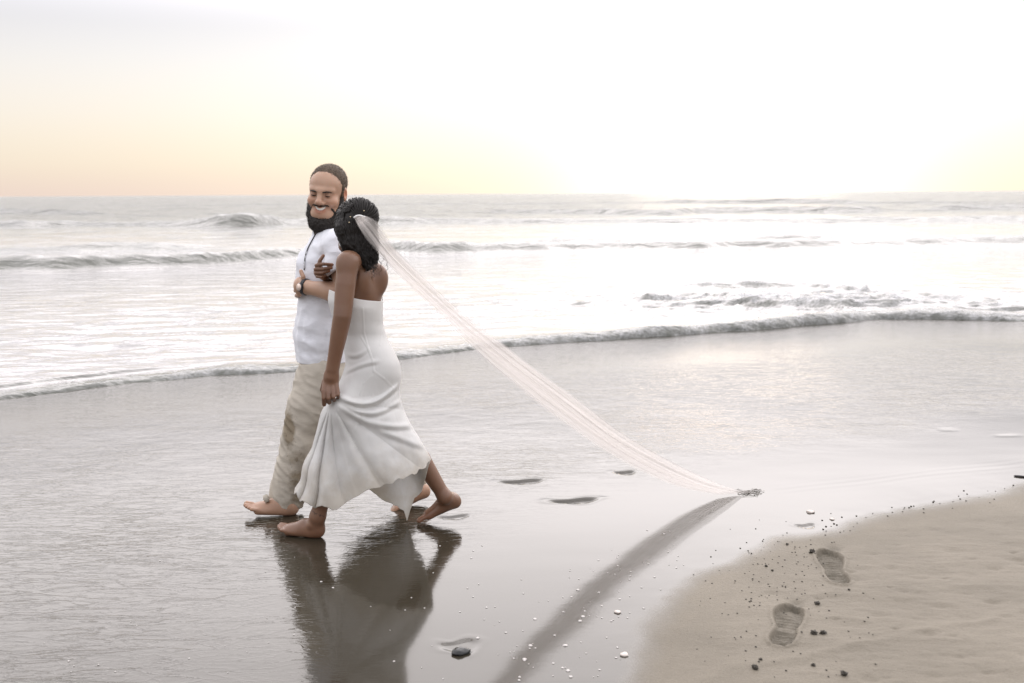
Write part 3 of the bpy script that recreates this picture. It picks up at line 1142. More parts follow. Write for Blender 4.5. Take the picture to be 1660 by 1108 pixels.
def shirt_folds(p):
    q = p * np.array([1, 1, 1.0])
    a = noise(np.stack([q[:, 0] * 9, q[:, 1] * 9, q[:, 2] * 16], -1)) * .008
    b = noise(np.stack([q[:, 0] * 22 + q[:, 2] * 8, q[:, 1] * 20, q[:, 2] * 22], -1)) * .0032
    low = smooth(z_hem + .45, z_hem + .05, q[:, 2])
    c = .006 * low * noise(np.stack([q[:, 0] * 26, q[:, 1] * 26, q[:, 2] * 3], -1))
    d = -.007 * (.5 - np.abs(noise(np.stack([q[:, 0] * 7 + q[:, 2] * 5, q[:, 1] * 7, q[:, 2] * 8 - q[:, 0] * 6], -1))))
    return a + b + c + d


Sh.displace(shirt_folds, .03)
Sh.cut(np.array([0, 0, z_hem]), (0, 0, -1), Sh.lo - .1, Sh.lo + 3, .003)
Vs, Fs = Sh.surface()
shirt = make_mesh('shirt', Vs, Fs, cloth_white.m, man)
# pocket and placket stitching stand proud of the shirt; beaded cord round the neck
black = Mat('black_cord').set(Base_Color=(.012, .012, .014), Roughness=.5).m
bead = Mat('pale_bead').set(Base_Color=(.55, .56, .58), Roughness=.3).m


def on_surface(F, p, d, off=.0):
    """Walk from p along d until the field is reached."""
    p = np.array(p, float)
    d = unit(d)
    for _ in range(200):
        i = np.clip(((p - F.lo) / F.h).round().astype(int), 0, F.n - 1)
        v = F.d[tuple(i)]
        if v < off:
            break
        p = p + d * max(min(v - off, .02) * .7, .0015)
    return p


cb = Bag()
line = [on_surface(Sh, P(x, y, YM - .45), ray(x, y), .004) for x, y in [(518.5, 369), (514, 376), (509, 384), (504, 393), (499, 403), (495.5, 413), (493.8, 424), (493.2, 432), (493, 438)]]
cb.tube(catmull(line, 30), .0030, 6)
cord = cb.build('neck_cord', black, man)
for i, f in enumerate((.60, .68, .80, .88)):
    p = catmull(line, 51)[int(f * 50)]
    b_ = Bag()
    b_.tube([p + np.array([0, 0, .011]), p + np.array([0, 0, .006]), p - np.array([0, 0, .006]), p - np.array([0, 0, .011])], [.002, .0045, .0045, .002], 8)
    b_.build('bead', bead, cord)

# trousers
lin = Mat('beige_linen')
co = lin.coords()
slub = lin.noise(lin.coords((1, 1, 7)), 30, 3, .7)
c = lin.mix(slub, (.55, .50, .425), (.64, .59, .515))
mud = lin.attr('mud').outputs['Fac']
mn = lin.noise(co, 14, 5, .7)
mm = lin.ramp(lin.math('ADD', mud, lin.math('MULTIPLY', lin.math('SUBTRACT', mn, .5), 1.1)), (.38, 0), (.72, 1))
c = lin.mix(lin.math('MULTIPLY', mm, .85), c, (.27, .215, .145))
spk = lin.ramp(lin.noise(co, 120, 2, .5), (.66, 0), (.70, 1))
c = lin.mix(lin.math('MULTIPLY', spk, lin.math('ADD', mud, .05)), c, (.10, .075, .05))
lin.set(Base_Color=c, Roughness=lin.mix(mm, (.85, .85, .85), (.6, .6, .6)), Specular_IOR_Level=.2)
lin.set(Normal=lin.bump(lin.noise(lin.coords((1, 1, 2.2)), 20, 4, .6), .35, .008, lin.bump(lin.noise(lin.coords((1, 1, 5)), 90, 2, .6), .3, .001)))
tl = lin.node('ShaderNodeBsdfTranslucent')
lin.l.new(c, tl.inputs['Color'])
mx = lin.node('ShaderNodeMixShader', {0: .18})
lin.l.new(lin.bsdf.outputs[0], mx.inputs[1])
lin.l.new(tl.outputs[0], mx.inputs[2])
lin.l.new(mx.outputs[0], lin.out.inputs['Surface'])
T = Field(np.array([P(420, 831, YM)[0], YM - .26, -.02]), np.array([P(725, 831, YM)[0], YM + .44, P(525, 560, YM)[2]]), .0044)
T.cap(P(528, 572, YM + .12), P(529, 622, YM + .12), .120, .128, .04, flat=(LAT, 1.35))
T.chain([P(524, 612, YM + .03), P(503, 655, YM + .0), P(489, 700, YM - .01), P(477, 752, YM - .01), P(468, 790, YM - .0), P(463, 822, YM)],
        [.128, .112, .092, .090, .086, .084], .05)
T.chain([P(534, 615, YM + .20), P(556, 665, YM + .2), P(572, 706, YM + .2), P(620, 745, YM + .19), P(672, 786, YM + .17)], [.125, .108, .090, .084, .072], .05)
hemL = P(463, 811, YM)


def trouser_folds(p):
    q = p
    a = noise(np.stack([q[:, 0] * 7 - q[:, 2] * 3, q[:, 1] * 6, q[:, 2] * 9 + q[:, 0] * 4], -1)) * .014
    b = (.5 - np.abs(noise(np.stack([q[:, 0] * 9 + q[:, 2] * 3, q[:, 1] * 8, q[:, 2] * 17 + q[:, 0] * 9], -1)))) * -.012
    c = noise(np.stack([q[:, 0] * 24, q[:, 1] * 20, q[:, 2] * 30], -1)) * .0022
    d = .010 * smooth(.45, .10, q[:, 2]) * noise(np.stack([q[:, 0] * 22 + q[:, 2] * 5, q[:, 1] * 22, q[:, 2] * 4], -1))
    return a + b + c + d


T.displace(trouser_folds, .04)
T.cut(P(460, 817, YM), (-.26, 0, -1.0), [lo[0], YM - .26, -.05], [P(540, 831, YM)[0], YM + .135, .30], .003)
T.cap(hemL + [0.01, 0, .05], hemL + [-.01, 0, -.12], .072, .080, .003, op='sub')
T.cap(P(464, 811, YM) + [0, 0, 0], P(464, 811, YM) + [.001, 0, 0], .02, .02, .01)
T.cut(P(682, 790, YM + .17), (.62, 0, -.78), P(640, 850, YM + .02), P(735, 740, YM + .44), .003)
Vt, Ft = T.surface()
kz, kx = P(478, 690, YM)[2], P(470, 690, YM)[0]
mudv = 1.05 * np.exp(-(((Vt[:, 0] - P(474, 700, YM)[0]) / .045) ** 2 + ((Vt[:, 2] - P(474, 690, YM)[2]) / .12) ** 2))
mudv = np.maximum(mudv, .62 * smooth(P(480, 735, YM)[2], P(480, 770, YM)[2], Vt[:, 2]) * smooth(P(455, 760, YM)[0], P(482, 760, YM)[0], Vt[:, 0]))
mudv = np.maximum(mudv, .55 * smooth(P(480, 790, YM)[2], P(480, 815, YM)[2], Vt[:, 2]))
mudv = np.maximum(mudv, .7 * np.exp(-(((Vt[:, 0] - P(490, 735, YM)[0]) / .07) ** 2 + ((Vt[:, 2] - P(490, 735, YM)[2]) / .06) ** 2)))
trousers = make_mesh('trousers', Vt, Ft, lin.m, man, attrs={'mud': mudv})
tag(trousers, 'beige linen trousers, muddy and wet below the knee')
# rolled cuff with its button tab on the front leg
cu = Bag()
ca = P(433, 808, YM - .06)
cu.tube([ca + [-.010, 0, .018], ca + [-.004, -.004, .0], ca + [.002, -.006, -.018]], [.012, .017, .012], 8)
cu.build('cuff_knot', lin.m, trousers)

# wristwatch
steel = Mat('watch_steel').set(Base_Color=(.05, .05, .055), Roughness=.3, Metallic=.6).m
dial_m = Mat('rose_gold_dial').set(Base_Color=(.75, .60, .52), Roughness=.25, Metallic=.3).m
wax = unit(wri - fm)
wc = wri + wax * .012
wt = Bag()
u_, v_ = unit(np.cross(wax, [0, 0, 1.0])), None
v_ = np.cross(wax, u_)
ring = [wc + .0345 * (math.cos(a) * u_ + 1.12 * math.sin(a) * v_) for a in np.linspace(0, 2 * math.pi, 33)]
for off in (-.006, 0.0, .006):
    wt.tube([q + wax * off for q in ring], .0046, 6, cap_ends=False)
watch = wt.build('wristwatch', steel, man)
nd = unit(np.array([-.62, -.72, .10]))
face_c = P(485.5, 466, YM - .125)
wd = Bag()
wd.tube([face_c - nd * .006, face_c + nd * .003, face_c + nd * .005], [.022, .022, .0195], 24)
wd.build('watch_case', steel, watch)
wd = Bag()
wd.tube([face_c + nd * .0045, face_c + nd * .0062], [.0188, .0184], 24)
wd.build('watch_dial', dial_m, watch)

# ================================================================== the woman
YW = G(515, 873)[1]
woman = empty('person', G(600, 865))
tag(woman, 'dark braided woman in white slip dress walking on the man’s arm'.replace('’', "'"), 'person')
lo = np.array([P(430, 873, YW)[0], YW - .26, -.02])
hi = np.array([P(765, 873, YW)[0], YW + .62, P(578, 308, YW + .1)[2]])
W = Field(lo, hi, .0036)
WF = unit(np.array([-.80, .60, 0]))         # the way her chest faces
WL = unit(np.array([-.60, -.80, 0]))        # to her left
tor = lambda px, py: P(px, py, YW + .11)
# trunk: pelvis, waist, ribs, shoulder blades
W.cap(tor(604, 612), tor(604, 588), .098, .096, .05, flat=(WL, 1.2))
W.cap(tor(601, 575), tor(588, 530), .086, .078, .03, flat=(WL, 1.25))
W.cap(tor(589, 530), tor(584, 470), .078, .082, .03, flat=(WL, 1.28))
W.cap(tor(585, 470), tor(584, 438), .082, .068, .03, flat=(WL, 1.36))
for s_ in (-1, 1):
    W.ell(tor(605, 601) - WF * .034 + WL * s_ * .042, (.068, .068, .085), None, .04)      # seat
    W.ell(tor(578, 490) + WF * .070 + WL * s_ * .05, (.046, .046, .046), None, .03)      # bust
shL = P(564, 425, YW - .045)
shR = P(590, 427, YW + .235)
W.cap(shL + [.012, .02, 0], shR, .048, .042, .05)
W.ell(tor(590, 452) - WF * .042 + WL * .06, (.045, .045, .065), None, .04)                   # shoulder blades
W.ell(tor(594, 452) - WF * .038 - WL * .05, (.042, .042, .065), None, .04)
W.cap(tor(586, 415), tor(577, 380), .050, .046, .035)
# deltoid, triceps and the hollow between shoulder blade and arm
W.ell(shL + [-.006, -.012, -.012], (.044, .042, .058), None, .02)
W.cap(shL + [.02, .03, -.03], tor(590, 478) + WL * .06, .010, .010, .03, op='sub')
# spine furrow
W.cap(tor(597, 440) - WF * .080, tor(597, 500) - WF * .088, .006, .006, .03, op='sub')
# head
WS = 1.0
wfwd = unit(np.array([-.80, .50, -.12]))
WM = frame(wfwd, np.array([.10, -.05, 1.0]))
WO = P(576, 366, YW + .11)
WH = lambda *p: WO + WM @ (np.array(p) * WS)
head(W, WO, WM, WS)
# left arm hanging, fist round a handful of skirt
elb, wri = P(555, 513, YW - .105), P(539, 597, YW - .10)
W.chain([shL, P(560, 462, YW - .075), elb * .8 + shL * .2, elb, elb * .86 + wri * .14, elb * .62 + wri * .38, wri], [.048, .0465, .0435, .0420, .0415, .0385, .0285], .02)
W.cap(wri * .7 + elb * .3, P(537, 612, YW - .10), .0235, .031, .012)
W.chain([P(537, 610, YW - .10), P(535.5, 630, YW - .105)], [.034, .0405], .015, flat=((0, 1, 0), .55))
kn = [(524.5, 634, -.010), (532, 637, -.016), (540, 637, -.016), (547.5, 634, -.008)]
tip = [(525.5, 656, -.004), (533.5, 653, -.006), (541.5, 649, -.004), (548, 645, .002)]
for i, ((kx_, ky_, kd), (tx, ty, td)) in enumerate(zip(kn, tip)):
    r = (.0115, .0115, .011, .0098)[i]
    finger(W, [P(535 + (kx_ - 535) * .8, 622, YW - .108), P(kx_, ky_, YW - .118 + kd), P((kx_ + tx) / 2, (ky_ + ty) / 2 + 1, YW - .128 + kd), P(tx, ty, YW - .112 + td), P(tx + 1.5, ty - 7, YW - .085)], r, r * .86)
finger(W, [P(526, 618, YW - .085), P(522, 632, YW - .075), P(527, 645, YW - .07)], .0115, .009)
# right arm through his, fingers over the front of his sleeve
elbR = P(578, 474, YM + .0)
wriR = P(530, 449, YM - .105)
W.chain([shR, elbR, elbR * .6 + wriR * .4, wriR], [.040, .036, .034, .025], .02)
YH = YM - .225
W.chain([wriR, P(518, 442, YH + .03)], [.025, .026], .015)
W.ell(P(517, 439, YH + .022), (.022, .022, .032), None, .015)
for pts, r in ([[(515, 432), (512.5, 430.5), (524, 428.5), (538.5, 429.5)], .0095], [[(515, 437), (511.2, 437), (524, 436.5), (537, 434.5)], .0098],
               [[(515, 442), (511.8, 443), (522, 443.0), (533, 439.5)], .0094], [[(516, 446), (514, 448.5), (521, 449.5), (527, 447)], .0084]):
    finger(W, [P(x, y, YH + dz) for (x, y), dz in zip(pts, (.012, -.004, -.012, .002))], r, r * .82, .002)
finger(W, [P(516.5, 434, YH), P(518.5, 423, YH - .004), P(524, 415, YH + .006)], .0105, .0085, .006)
# legs and feet
hipL, kneL, ankL = P(596, 612, YW + .045), P(548, 722, YW + .0), P(515, 838, YW)
hipR, kneR, ankR = P(607, 612, YW + .18), P(655, 714, YW + .20), P(721, 806, YW + .20)
W.chain([hipL, kneL], [.074, .050], .03)
W.chain([kneL, kneL * .68 + ankL * .32, ankL], [.050, .050, .0335], .02)
W.chain([hipR, kneR], [.072, .047], .03)
W.chain([kneR, kneR * .66 + ankR * .34 + np.array([.012, 0, .006]), ankR], [.046, .049, .032], .03)
heel = G(524, 872) + [0, 0, -.002]
d = unit(G(441, 864) - G(524, 872))
d = unit(d + np.array([0, 0, .035]))
WFL = foot(W, heel, d, np.cross(d, unit(np.cross([0, 0, 1.0], d))), np.cross([0, 0, 1.0], -d), .258, .014, .086)
W.cap(ankL, WFL(.040, 0, .055), .034, .032, .03)
for s_ in (-1, 1):
    W.ell(WFL(.048, .031 * s_, .066), (.012, .012, .012), None, .02)
YR = G(690, 848)[1]
toe = G(674, 849) + [0, 0, .012]
heelR = P(744, 818, YR + .04)
d = unit(toe - heelR)
upv = np.cross(d, unit(np.cross([0, 0, 1.0], d)))
inn = np.cross([0, 0, 1.0], d)
L0 = heelR - upv * .012 + d * (-.012)
s25 = .245
WFR = foot(W, L0, d, upv, inn, s25, .004, .082)
W.cap(ankR, WFR(.048, 0, .058), .033, .032, .03)
W.ell(WFR(.052, .030, .064), (.013, .013, .013), None, .02)
Vw, Fw = W.surface()
sp = [(WFL(.22, 0, .0), .05, (1.25, 1.15, 1.1)), (WFL(.03, 0, .0), .05, (1.2, 1.1, 1.05)), (WFR(.2, 0, 0), .06, (1.25, 1.12, 1.08)), (elb, .05, (.72, .70, .70)),
      (WH(0, .094, -.058), .02, (1.1, .75, .75)), (P(526, 657, YW - .11), .012, (1.3, 1.1, 1.05)), (P(536, 640, YW - .13), .03, (.82, .80, .80)),
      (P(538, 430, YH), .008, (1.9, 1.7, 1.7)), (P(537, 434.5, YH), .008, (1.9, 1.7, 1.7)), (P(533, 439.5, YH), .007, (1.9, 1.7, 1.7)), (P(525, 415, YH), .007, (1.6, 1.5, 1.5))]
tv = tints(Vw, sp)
W_SKIN = skin_mat('woman_skin', (.195, .104, .064), .30)
wbody = make_mesh('body', Vw, Fw, W_SKIN, woman, attrs={'tint': tv})

# inked band round the front ankle
ink = Mat('ink').set(Base_Color=(.03, .02, .018), Roughness=.5).m
r2 = np.random.default_rng(4)
ib = Bag()
for i in range(15):
    x = 505 + i * 1.35 + r2.uniform(-.5, .5)
    y = 828.5 + i * .62 + r2.uniform(-1.6, 1.6)
    a = on_surface(W, P(x, y, YW - .2), ray(x, y), .0008)
    b = on_surface(W, P(x + r2.uniform(-1.2, 1.6), y + r2.uniform(1.0, 3.2), YW - .2), ray(x, y), .0008)
    ib.tube([a, (a + b) / 2 + [.001, 0, .001], b], .0011, 5)
ib.build('ankle_tattoo', ink, wbody)
silver = Mat('silver').set(Base_Color=(.85, .84, .82), Roughness=.15, Metallic=1.0).m
rb = Bag()
c0, c1 = P(541.3, 643.5, YW - .139), P(541.6, 645.5, YW - .135)
ax = unit(c1 - c0)
uu = unit(np.cross(ax, [1, 0, 0.2]))
vv = np.cross(ax, uu)
rb.tube([c0 + .0108 * (math.cos(t) * uu + math.sin(t) * vv) for t in np.linspace(0, 2 * math.pi, 25)], .0022, 6, cap_ends=False)
rb.build('ring', silver, woman)
# hoop earring and fine necklace
hb_ = Bag()
ec = P(553.5, 396, YW + .02)
hb_.tube([ec + .011 * np.array([math.cos(t) * .7, math.sin(t) * .5, math.sin(t)]) for t in np.linspace(0, 2 * math.pi, 21)], .0014, 6, cap_ends=False)
hb_.build('earring', silver, woman)
nb = Bag()
nb.tube(catmull([on_surface(W, P(x, y, YW - .2), ray(x, y), .0012) for x, y in [(553, 404), (558, 402.5), (563, 400), (568, 397)]], 12), .0011, 5)
nb.build('necklace', silver, woman)

# hair: gathered braids over the crown, loose curls below the comb
COMB = P(584, 358, YW + .005)
Hw = Field(WO - .30, WO + .24, .0034)
Hw.ell(WH(0, -.020, .038), (.083, .102, .086), WM, .01)
Hw.ell(WH(0, .126, -.010), (.085, .078, .120), WM, .012, 'sub')                       # face left bare
Hw.chain([P(574, 372, YW + .08), P(576, 394, YW + .05), P(588, 412, YW + .045), P(598, 424, YW + .045)], [.080, .066, .050, .028], .05)
Hw.chain([P(560, 372, YW + .02), P(560, 386, YW + .02), P(572, 402, YW + .02), P(586, 420, YW + .01), P(596, 434, YW + .005)], [.036, .034, .036, .032, .014], .03)
Hw.chain([P(596, 372, YW + .06), P(602, 396, YW + .06), P(608, 416, YW + .05)], [.044, .040, .016], .04)


def curls(p):
    low = smooth(WO[2] + .02, WO[2] - .06, p[:, 2])
    return low * (.006 * noise(p * 34) + .003 * noise(p * 80 + 3)) + .0015 * noise(p * 140)


Hw.displace(curls, .03)
Vh, Fh = Hw.surface()
hb2 = Bag()
hb2.add(Vh, Fh.tolist())
r3 = np.random.default_rng(11)
dz = np.array([0, 0, 1.0])
# braids: from all round the hairline back over the skull to the comb
cen = np.array([0, -.020, .038])
cdir = (WM.T @ (COMB - WO)) - cen
cdir = unit(cdir / np.array([.083, .102, .086]))
e1 = unit(np.array([0, 0, 1.0]) - cdir * cdir[2])
e2 = np.cross(cdir, e1)
for i in range(46):
    a = -2.30 + 4.6 * i / 45 + r3.uniform(-.03, .03)
    st = math.cos(1.75) * cdir + math.sin(1.75) * (math.cos(a) * e1 + math.sin(a) * e2)
    pts = []
    for t in np.linspace(0, 1, 40):
        an = 1.75 * (1 - t) + .10 * t
        aa = a + .16 * math.sin(t * 3.1) * math.sin(i * 2.1) + .25 * t * t * math.sin(a)
        q = math.cos(an) * cdir + math.sin(an) * (math.cos(aa) * e1 + math.sin(aa) * e2)
        q = q * np.array([.083, .102, .086]) * (1.03 + .014 * math.sin(i * 2.4)) + cen
        pts.append(WO + WM @ q)
    pts = np.array(pts)
    for ph in (0, math.pi):
        tw = []
        for j, p in enumerate(pts):
            nrm = unit(p - WO)
            tng = unit(pts[min(j + 1, 39)] - pts[max(j - 1, 0)])
            s_ = np.cross(nrm, tng)
            w_ = j * 1.7 + ph
            tw.append(p + .0021 * (math.cos(w_) * s_ + math.sin(w_) * nrm))
        hb2.tube(tw, .0032, 5)
# braids hanging over the near side of the head
for i in range(17):
    f = i / 16
    path = [(574 - 8 * f, 331 + 12 * f), (560 - 11 * f, 338 + 10 * f), (556 - 13.5 * f, 356 + 4 * f), (558 - 15 * f, 376), (562 - 9 * f, 392), (572 - 6 * f, 405 - 4 * f)]
    path = catmull(np.array(path) + r3.uniform(-.6, .6, (6, 2)), 34)
    base = np.array([on_surface(Hw, P(x, y, YW - .2), ray(x, y), .004) for x, y in path])
    for j in range(1, len(base)):
        if base[j][1] - base[j - 1][1] > .012:
            base[j] = P(path[j][0], path[j][1], base[j - 1][1] + .008)
    for ph in (0, math.pi):
        tw = []
        for j, p in enumerate(base):
            nrm = unit(p - WO)
            s_ = np.cross(nrm, unit(base[min(j + 1, 33)] - base[max(j - 1, 0)]))
            w_ = j * 1.25 + ph
            tw.append(p + .0020 * (math.cos(w_) * s_ + math.sin(w_) * nrm))
        hb2.tube(tw, .0031, 5)
# loose strands falling over the mass below the comb
for i in range(260):
    f = r3.random()
    x0, y0 = 548 + 62 * f, 352 + 26 * r3.random() + 8 * abs(f - .5)
    x1, y1 = 558 + 54 * f + r3.uniform(-5, 5), 404 + 32 * r3.random() - 16 * abs(f - .62)
    wv, ph, am_ = r3.uniform(9, 20), r3.uniform(0, 6), r3.uniform(.5, 1.5)
    pts = []
    for t in np.linspace(0, 1, 22):
        x = x0 + (x1 - x0) * t + am_ * math.sin(t * wv + ph) * (.3 + t)
        y = y0 + (y1 - y0) * t + .6 * am_ * math.cos(t * wv + ph)
        p = on_surface(Hw, P(x, y, YW - .16), ray(x, y), .0025)
        if pts and abs(p[1] - pts[-1][1]) > .012:
            p = P(x, y, pts[-1][1] + math.copysign(.006, p[1] - pts[-1][1]))
        pts.append(p)
    hb2.tube(pts, np.linspace(.0024, .0011, 22), 4)
# loose spiral ends
for i in range(110):
    px_, py_ = r3.uniform(570, 610), r3.uniform(390, 424)
    if px_ > 570 + (py_ - 380) * 1.2 and r3.random() < .3:
        px_ -= 10
    Y0 = YW + r3.uniform(-.03, .08)
    p0 = P(px_, py_, Y0)
    ln = r3.uniform(.03, .085)
    rad = r3.uniform(.004, .008)
    turns = r3.uniform(1.5, 3.5)
    dr = np.array([r3.uniform(-.1, .35), r3.uniform(-.2, .2), -1.0])
    ph = r3.uniform(0, 6.28)
    pts = [p0 + dr * ln * t + rad * t * np.array([math.cos(ph + t * turns * 6.28), math.sin(ph + t * turns * 6.28), 0]) for t in np.linspace(0, 1, 26)]
    hb2.tube(pts, np.linspace(.0022, .0008, 26), 4)
for (px_, py_), ln in (((612, 418), .085), ((622, 412), .10), ((616, 408), .06), ((600, 424), .09), ((592, 430), .075), ((606, 420), .05), ((552, 376), .06), ((554, 384), .05)):
    p0 = P(px_, py_, YW + .03)
    pts = [p0 + np.array([.016 * math.sin(t * 3), 0, -ln * t]) + .006 * t * np.array([math.cos(t * 19), math.sin(t * 19), 0]) for t in np.linspace(0, 1, 34)]
    hb2.tube(pts, np.linspace(.0016, .0007, 34), 4)
wh = Mat('black_hair')
hn = wh.noise(wh.coords(), 120, 3, .6)
wh.set(Base_Color=wh.mix(hn, (.007, .006, .006), (.022, .018, .016)), Roughness=.45, Specular_IOR_Level=.25)
hair = hb2.build('hair', wh.m, woman)
tag(hair, 'black hair in small twisted braids, loose and curly below the comb')
# metal cuffs on a few braids
gold = Mat('hair_gold').set(Base_Color=(.75, .62, .42), Roughness=.25, Metallic=1.0).m
for px_, py_ in ((568, 352), (566, 361), (590, 342)):
    p = on_surface(Hw, P(px_, py_, YW - .25), ray(px_, py_), .010)
    b_ = Bag()
    b_.tube([p + [0, -.003, .0025], p + [.001, -.003, -.0025]], .0026, 8)
    b_.build('hair_cuff', gold, hair)
del W, Hw

# ================================================================== dress and veil
KEY = np.array([  # v, left x, left y, right x, right y, centre depth, half depth
    (.00, 534, 470, 620.5, 489, .105, .150), (.07, 531.5, 488, 620, 505, .105, .158), (.15, 541, 518, 620.5, 527, .105, .135), (.23, 552, 546, 627, 548, .11, .128),
    (.30, 559, 572, 639, 570, .11, .165), (.36, 561, 590, 648, 590, .11, .182), (.42, 556, 607, 650.5, 609, .11, .188), (.48, 548, 626, 647, 628, .11, .184),
    (.54, 535, 646, 648, 646, .105, .175), (.61, 521, 668, 655, 668, .10, .180), (.70, 514, 698, 668, 693, .10, .188), (.80, 505, 730, 681, 713, .10, .196),
    (.90, 489, 764, 692, 732, .10, .205), (1.0, 479, 800, 698, 745, .10, .215)])
NV, NU = 210, 420
vv_ = np.linspace(0, 1, NV)
kv = [np.interp(vv_, KEY[:, 0], KEY[:, i]) for i in range(1, 7)]
ker = np.ones(9) / 9
kv = [np.convolve(np.pad(k, 4, mode='reflect', reflect_type='odd'), ker, 'valid') for k in kv]
uu_ = np.linspace(0, 2 * math.pi, NU, endpoint=False)         # 0 right edge, pi left edge, pi/2 towards the camera
Vg, Ug = np.meshgrid(np.arange(NV), uu_, indexing='ij')
Lx, Ly, Rx, Ry, Yc, Hd = [k[:, None] for k in kv]
cu_, su_ = np.cos(Ug), np.sin(Ug)
s_ = (1 + np.sign(cu_) * np.abs(cu_) ** .85) / 2               # 0 left .. 1 right
PX = Lx + (Rx - Lx) * s_
PY = Ly + (Ry - Ly) * s_
near_ = smooth(-.15, .15, su_)
vg = vv_[:, None] + 0 * Ug
hem_n = np.interp(s_, [0, .05, .11, .21, .31, .39, .48, .55, .66, .77, .88, .95, 1], [0, 14, 27, 33, 46, 33, 27, 24, 23, 21, 18, 10, 0])
hem_f = np.interp(s_, [0, .1, .3, .46, .58, .70, .76, .80, .825, .85, .88, .935, .96, 1], [-4, -22, -30, -4, 34, 56, 64, 72, 92, 72, 58, 48, 28, 0])
PY = PY + (near_ * hem_n + (1 - near_) * hem_f) * smooth(.45, 1.0, vg) ** 1.4
# the neckline dips across the back
PY = PY + 5 * np.sin(s_ * math.pi) * near_ * smooth(.12, 0, vg)
YD = Yc - Hd * np.sign(su_) * np.abs(su_) ** .8 * np.where(su_ < 0, 1 - .42 * smooth(.5, .9, vg), 1.0) + YW
# folds radiate from the fist and fall to the hem
hx, hy = 537, 652
rr = np.hypot(PX - hx, PY - hy)
phi = np.arctan2(PY - hy, PX - hx)
below = smooth(.50, .62, vg)
leftish = smooth(.9, 1.5, phi)
f1 = (1 - 2 * np.abs(np.sin(phi * 11 + 1.3 * np.sin(phi * 7) + .004 * rr)) ** .8) * leftish
f2 = (1 - 2 * np.abs(np.sin(phi * 9 + 1.0 + 1.2 * np.sin(phi * 4 + 1))) ** .7) * (1 - leftish) * smooth(-.5, .1, phi)
ampl = smooth(4, 60, rr) * (.6 + .5 * smooth(60, 180, rr))
fold = (.022 * f1 + .012 * f2 * smooth(260, 60, rr)) * ampl * below
cloth_n = fbm2(PX * .02, PY * .012, 1.0, 3, 61)
fold = fold + .012 * below * cloth_n
YD = YD + near_ * fold + (1 - near_) * (.016 * np.sin(Ug * 9 + 2) * smooth(.6, 1, vg))
# the cloth is drawn out towards the fist and hangs in a swag to the hip
YD = YD - near_ * .085 * np.exp(-(rr / 42) ** 2)
for (x0, y0), (x1, y1), sag, a_, wd in (((545, 640), (648, 622), 24, .017, 4.2), ((548, 648), (652, 648), 22, .010, 4.0), ((546, 655), (668, 690), 14, .010, 4.5), ((545, 662), (690, 725), 4, .007, 5.0), ((560, 604), (612, 586), -3, .006, 3.5), ((563, 575), (596, 566), 6, .006, 3.5)):
    t = np.clip((PX - x0) / (x1 - x0), 0, 1)
    yl = y0 + (y1 - y0) * t + sag * np.sin(t * math.pi) 
    inr = smooth(-8, 6, PX - x0) * smooth(8, -10, PX - x1)
    YD = YD - near_ * inr * a_ * (np.exp(-((PY - yl) / wd) ** 2) - .6 * np.exp(-((PY - yl - 1.8 * wd) / wd) ** 2))
# seams
for pl in ([(586, 548), (597, 566), (604, 584), (606, 602)], [(606, 602), (622, 614), (640, 632)], [(604, 584), (616, 560), (619, 530), (619, 500)], [(588, 500), (590, 540), (600, 575)], [(603, 610), (590, 622), (584, 640)], [(604, 640), (586, 668), (576, 700)]):
    for (x0, y0), (x1, y1) in zip(pl[:-1], pl[1:]):
        t = np.clip(((PX - x0) * (x1 - x0) + (PY - y0) * (y1 - y0)) / ((x1 - x0) ** 2 + (y1 - y0) ** 2), 0, 1)
        q = np.hypot(PX - x0 - t * (x1 - x0), PY - y0 - t * (y1 - y0))
        YD = YD - near_ * .0016 * np.exp(-(q / 1.3) ** 2)
# ruffled left edge and hem
ruf = smooth(.72, 1.0, vg)
PX = PX + ruf * (3.5 * np.sin(vg * 34 + 1) * smooth(.25, 0, s_) + 2.5 * noise2(Ug * 6, Ug * 0, 1.0, 72) * near_ * smooth(.85, 1, vg))
PY = PY + smooth(.93, 1, vg) * (4.0 * fbm2(Ug * 5, Ug * 0, 1.0, 3, 71))
VD = np.array([P(a, b, c) for a, b, c in zip(PX.ravel(), PY.ravel(), YD.ravel())])
silk = Mat('white_crepe')
co = silk.coords()
stn = silk.noise(co, 5, 5, .65)
low = silk.attr('hem').outputs['Fac']
c = silk.mix(silk.math('MULTIPLY', silk.ramp(silk.math('ADD', stn, silk.math('MULTIPLY', low, .22)), (.52, 0), (.78, .7)), low), (.86, .855, .845), (.62, .56, .47))
silk.set(Base_Color=c, Roughness=.6, Specular_IOR_Level=.25, Sheen_Weight=.2)
silk.set(Normal=silk.bump(silk.noise(silk.coords((1, 1, .6)), 28, 4, .6), .35, .006, silk.bump(silk.noise(co, 260, 2), .25, .0006)))
tl = silk.node('ShaderNodeBsdfTranslucent')
silk.l.new(c, tl.inputs['Color'])
mx = silk.node('ShaderNodeMixShader', {0: .34})
silk.l.new(silk.bsdf.outputs[0], mx.inputs[1])
silk.l.new(tl.outputs[0], mx.inputs[2])
silk.l.new(mx.outputs[0], silk.out.inputs['Surface'])
dress = make_mesh('dress', VD, grid_faces(NV, NU, wrap=True)[:, ::-1].copy(), silk.m, woman, attrs={'hem': smooth(.62, 1.0, vg).ravel()})
sm = dress.modifiers.new('thickness', 'SOLIDIFY')
sm.thickness = .002
tag(dress, 'long white slip dress gathered in her fist, hem stained with sand')
# bunch of cloth below the fist
# thin strap at the back
sb = Bag()
sb.tube(catmull([P(620, 488, YW + .16), P(618.5, 470, YW + .17), P(614, 446, YW + .20), P(606, 428, YW + .20)], 14), .0022, 5)
sb.build('strap', silk.m, dress)

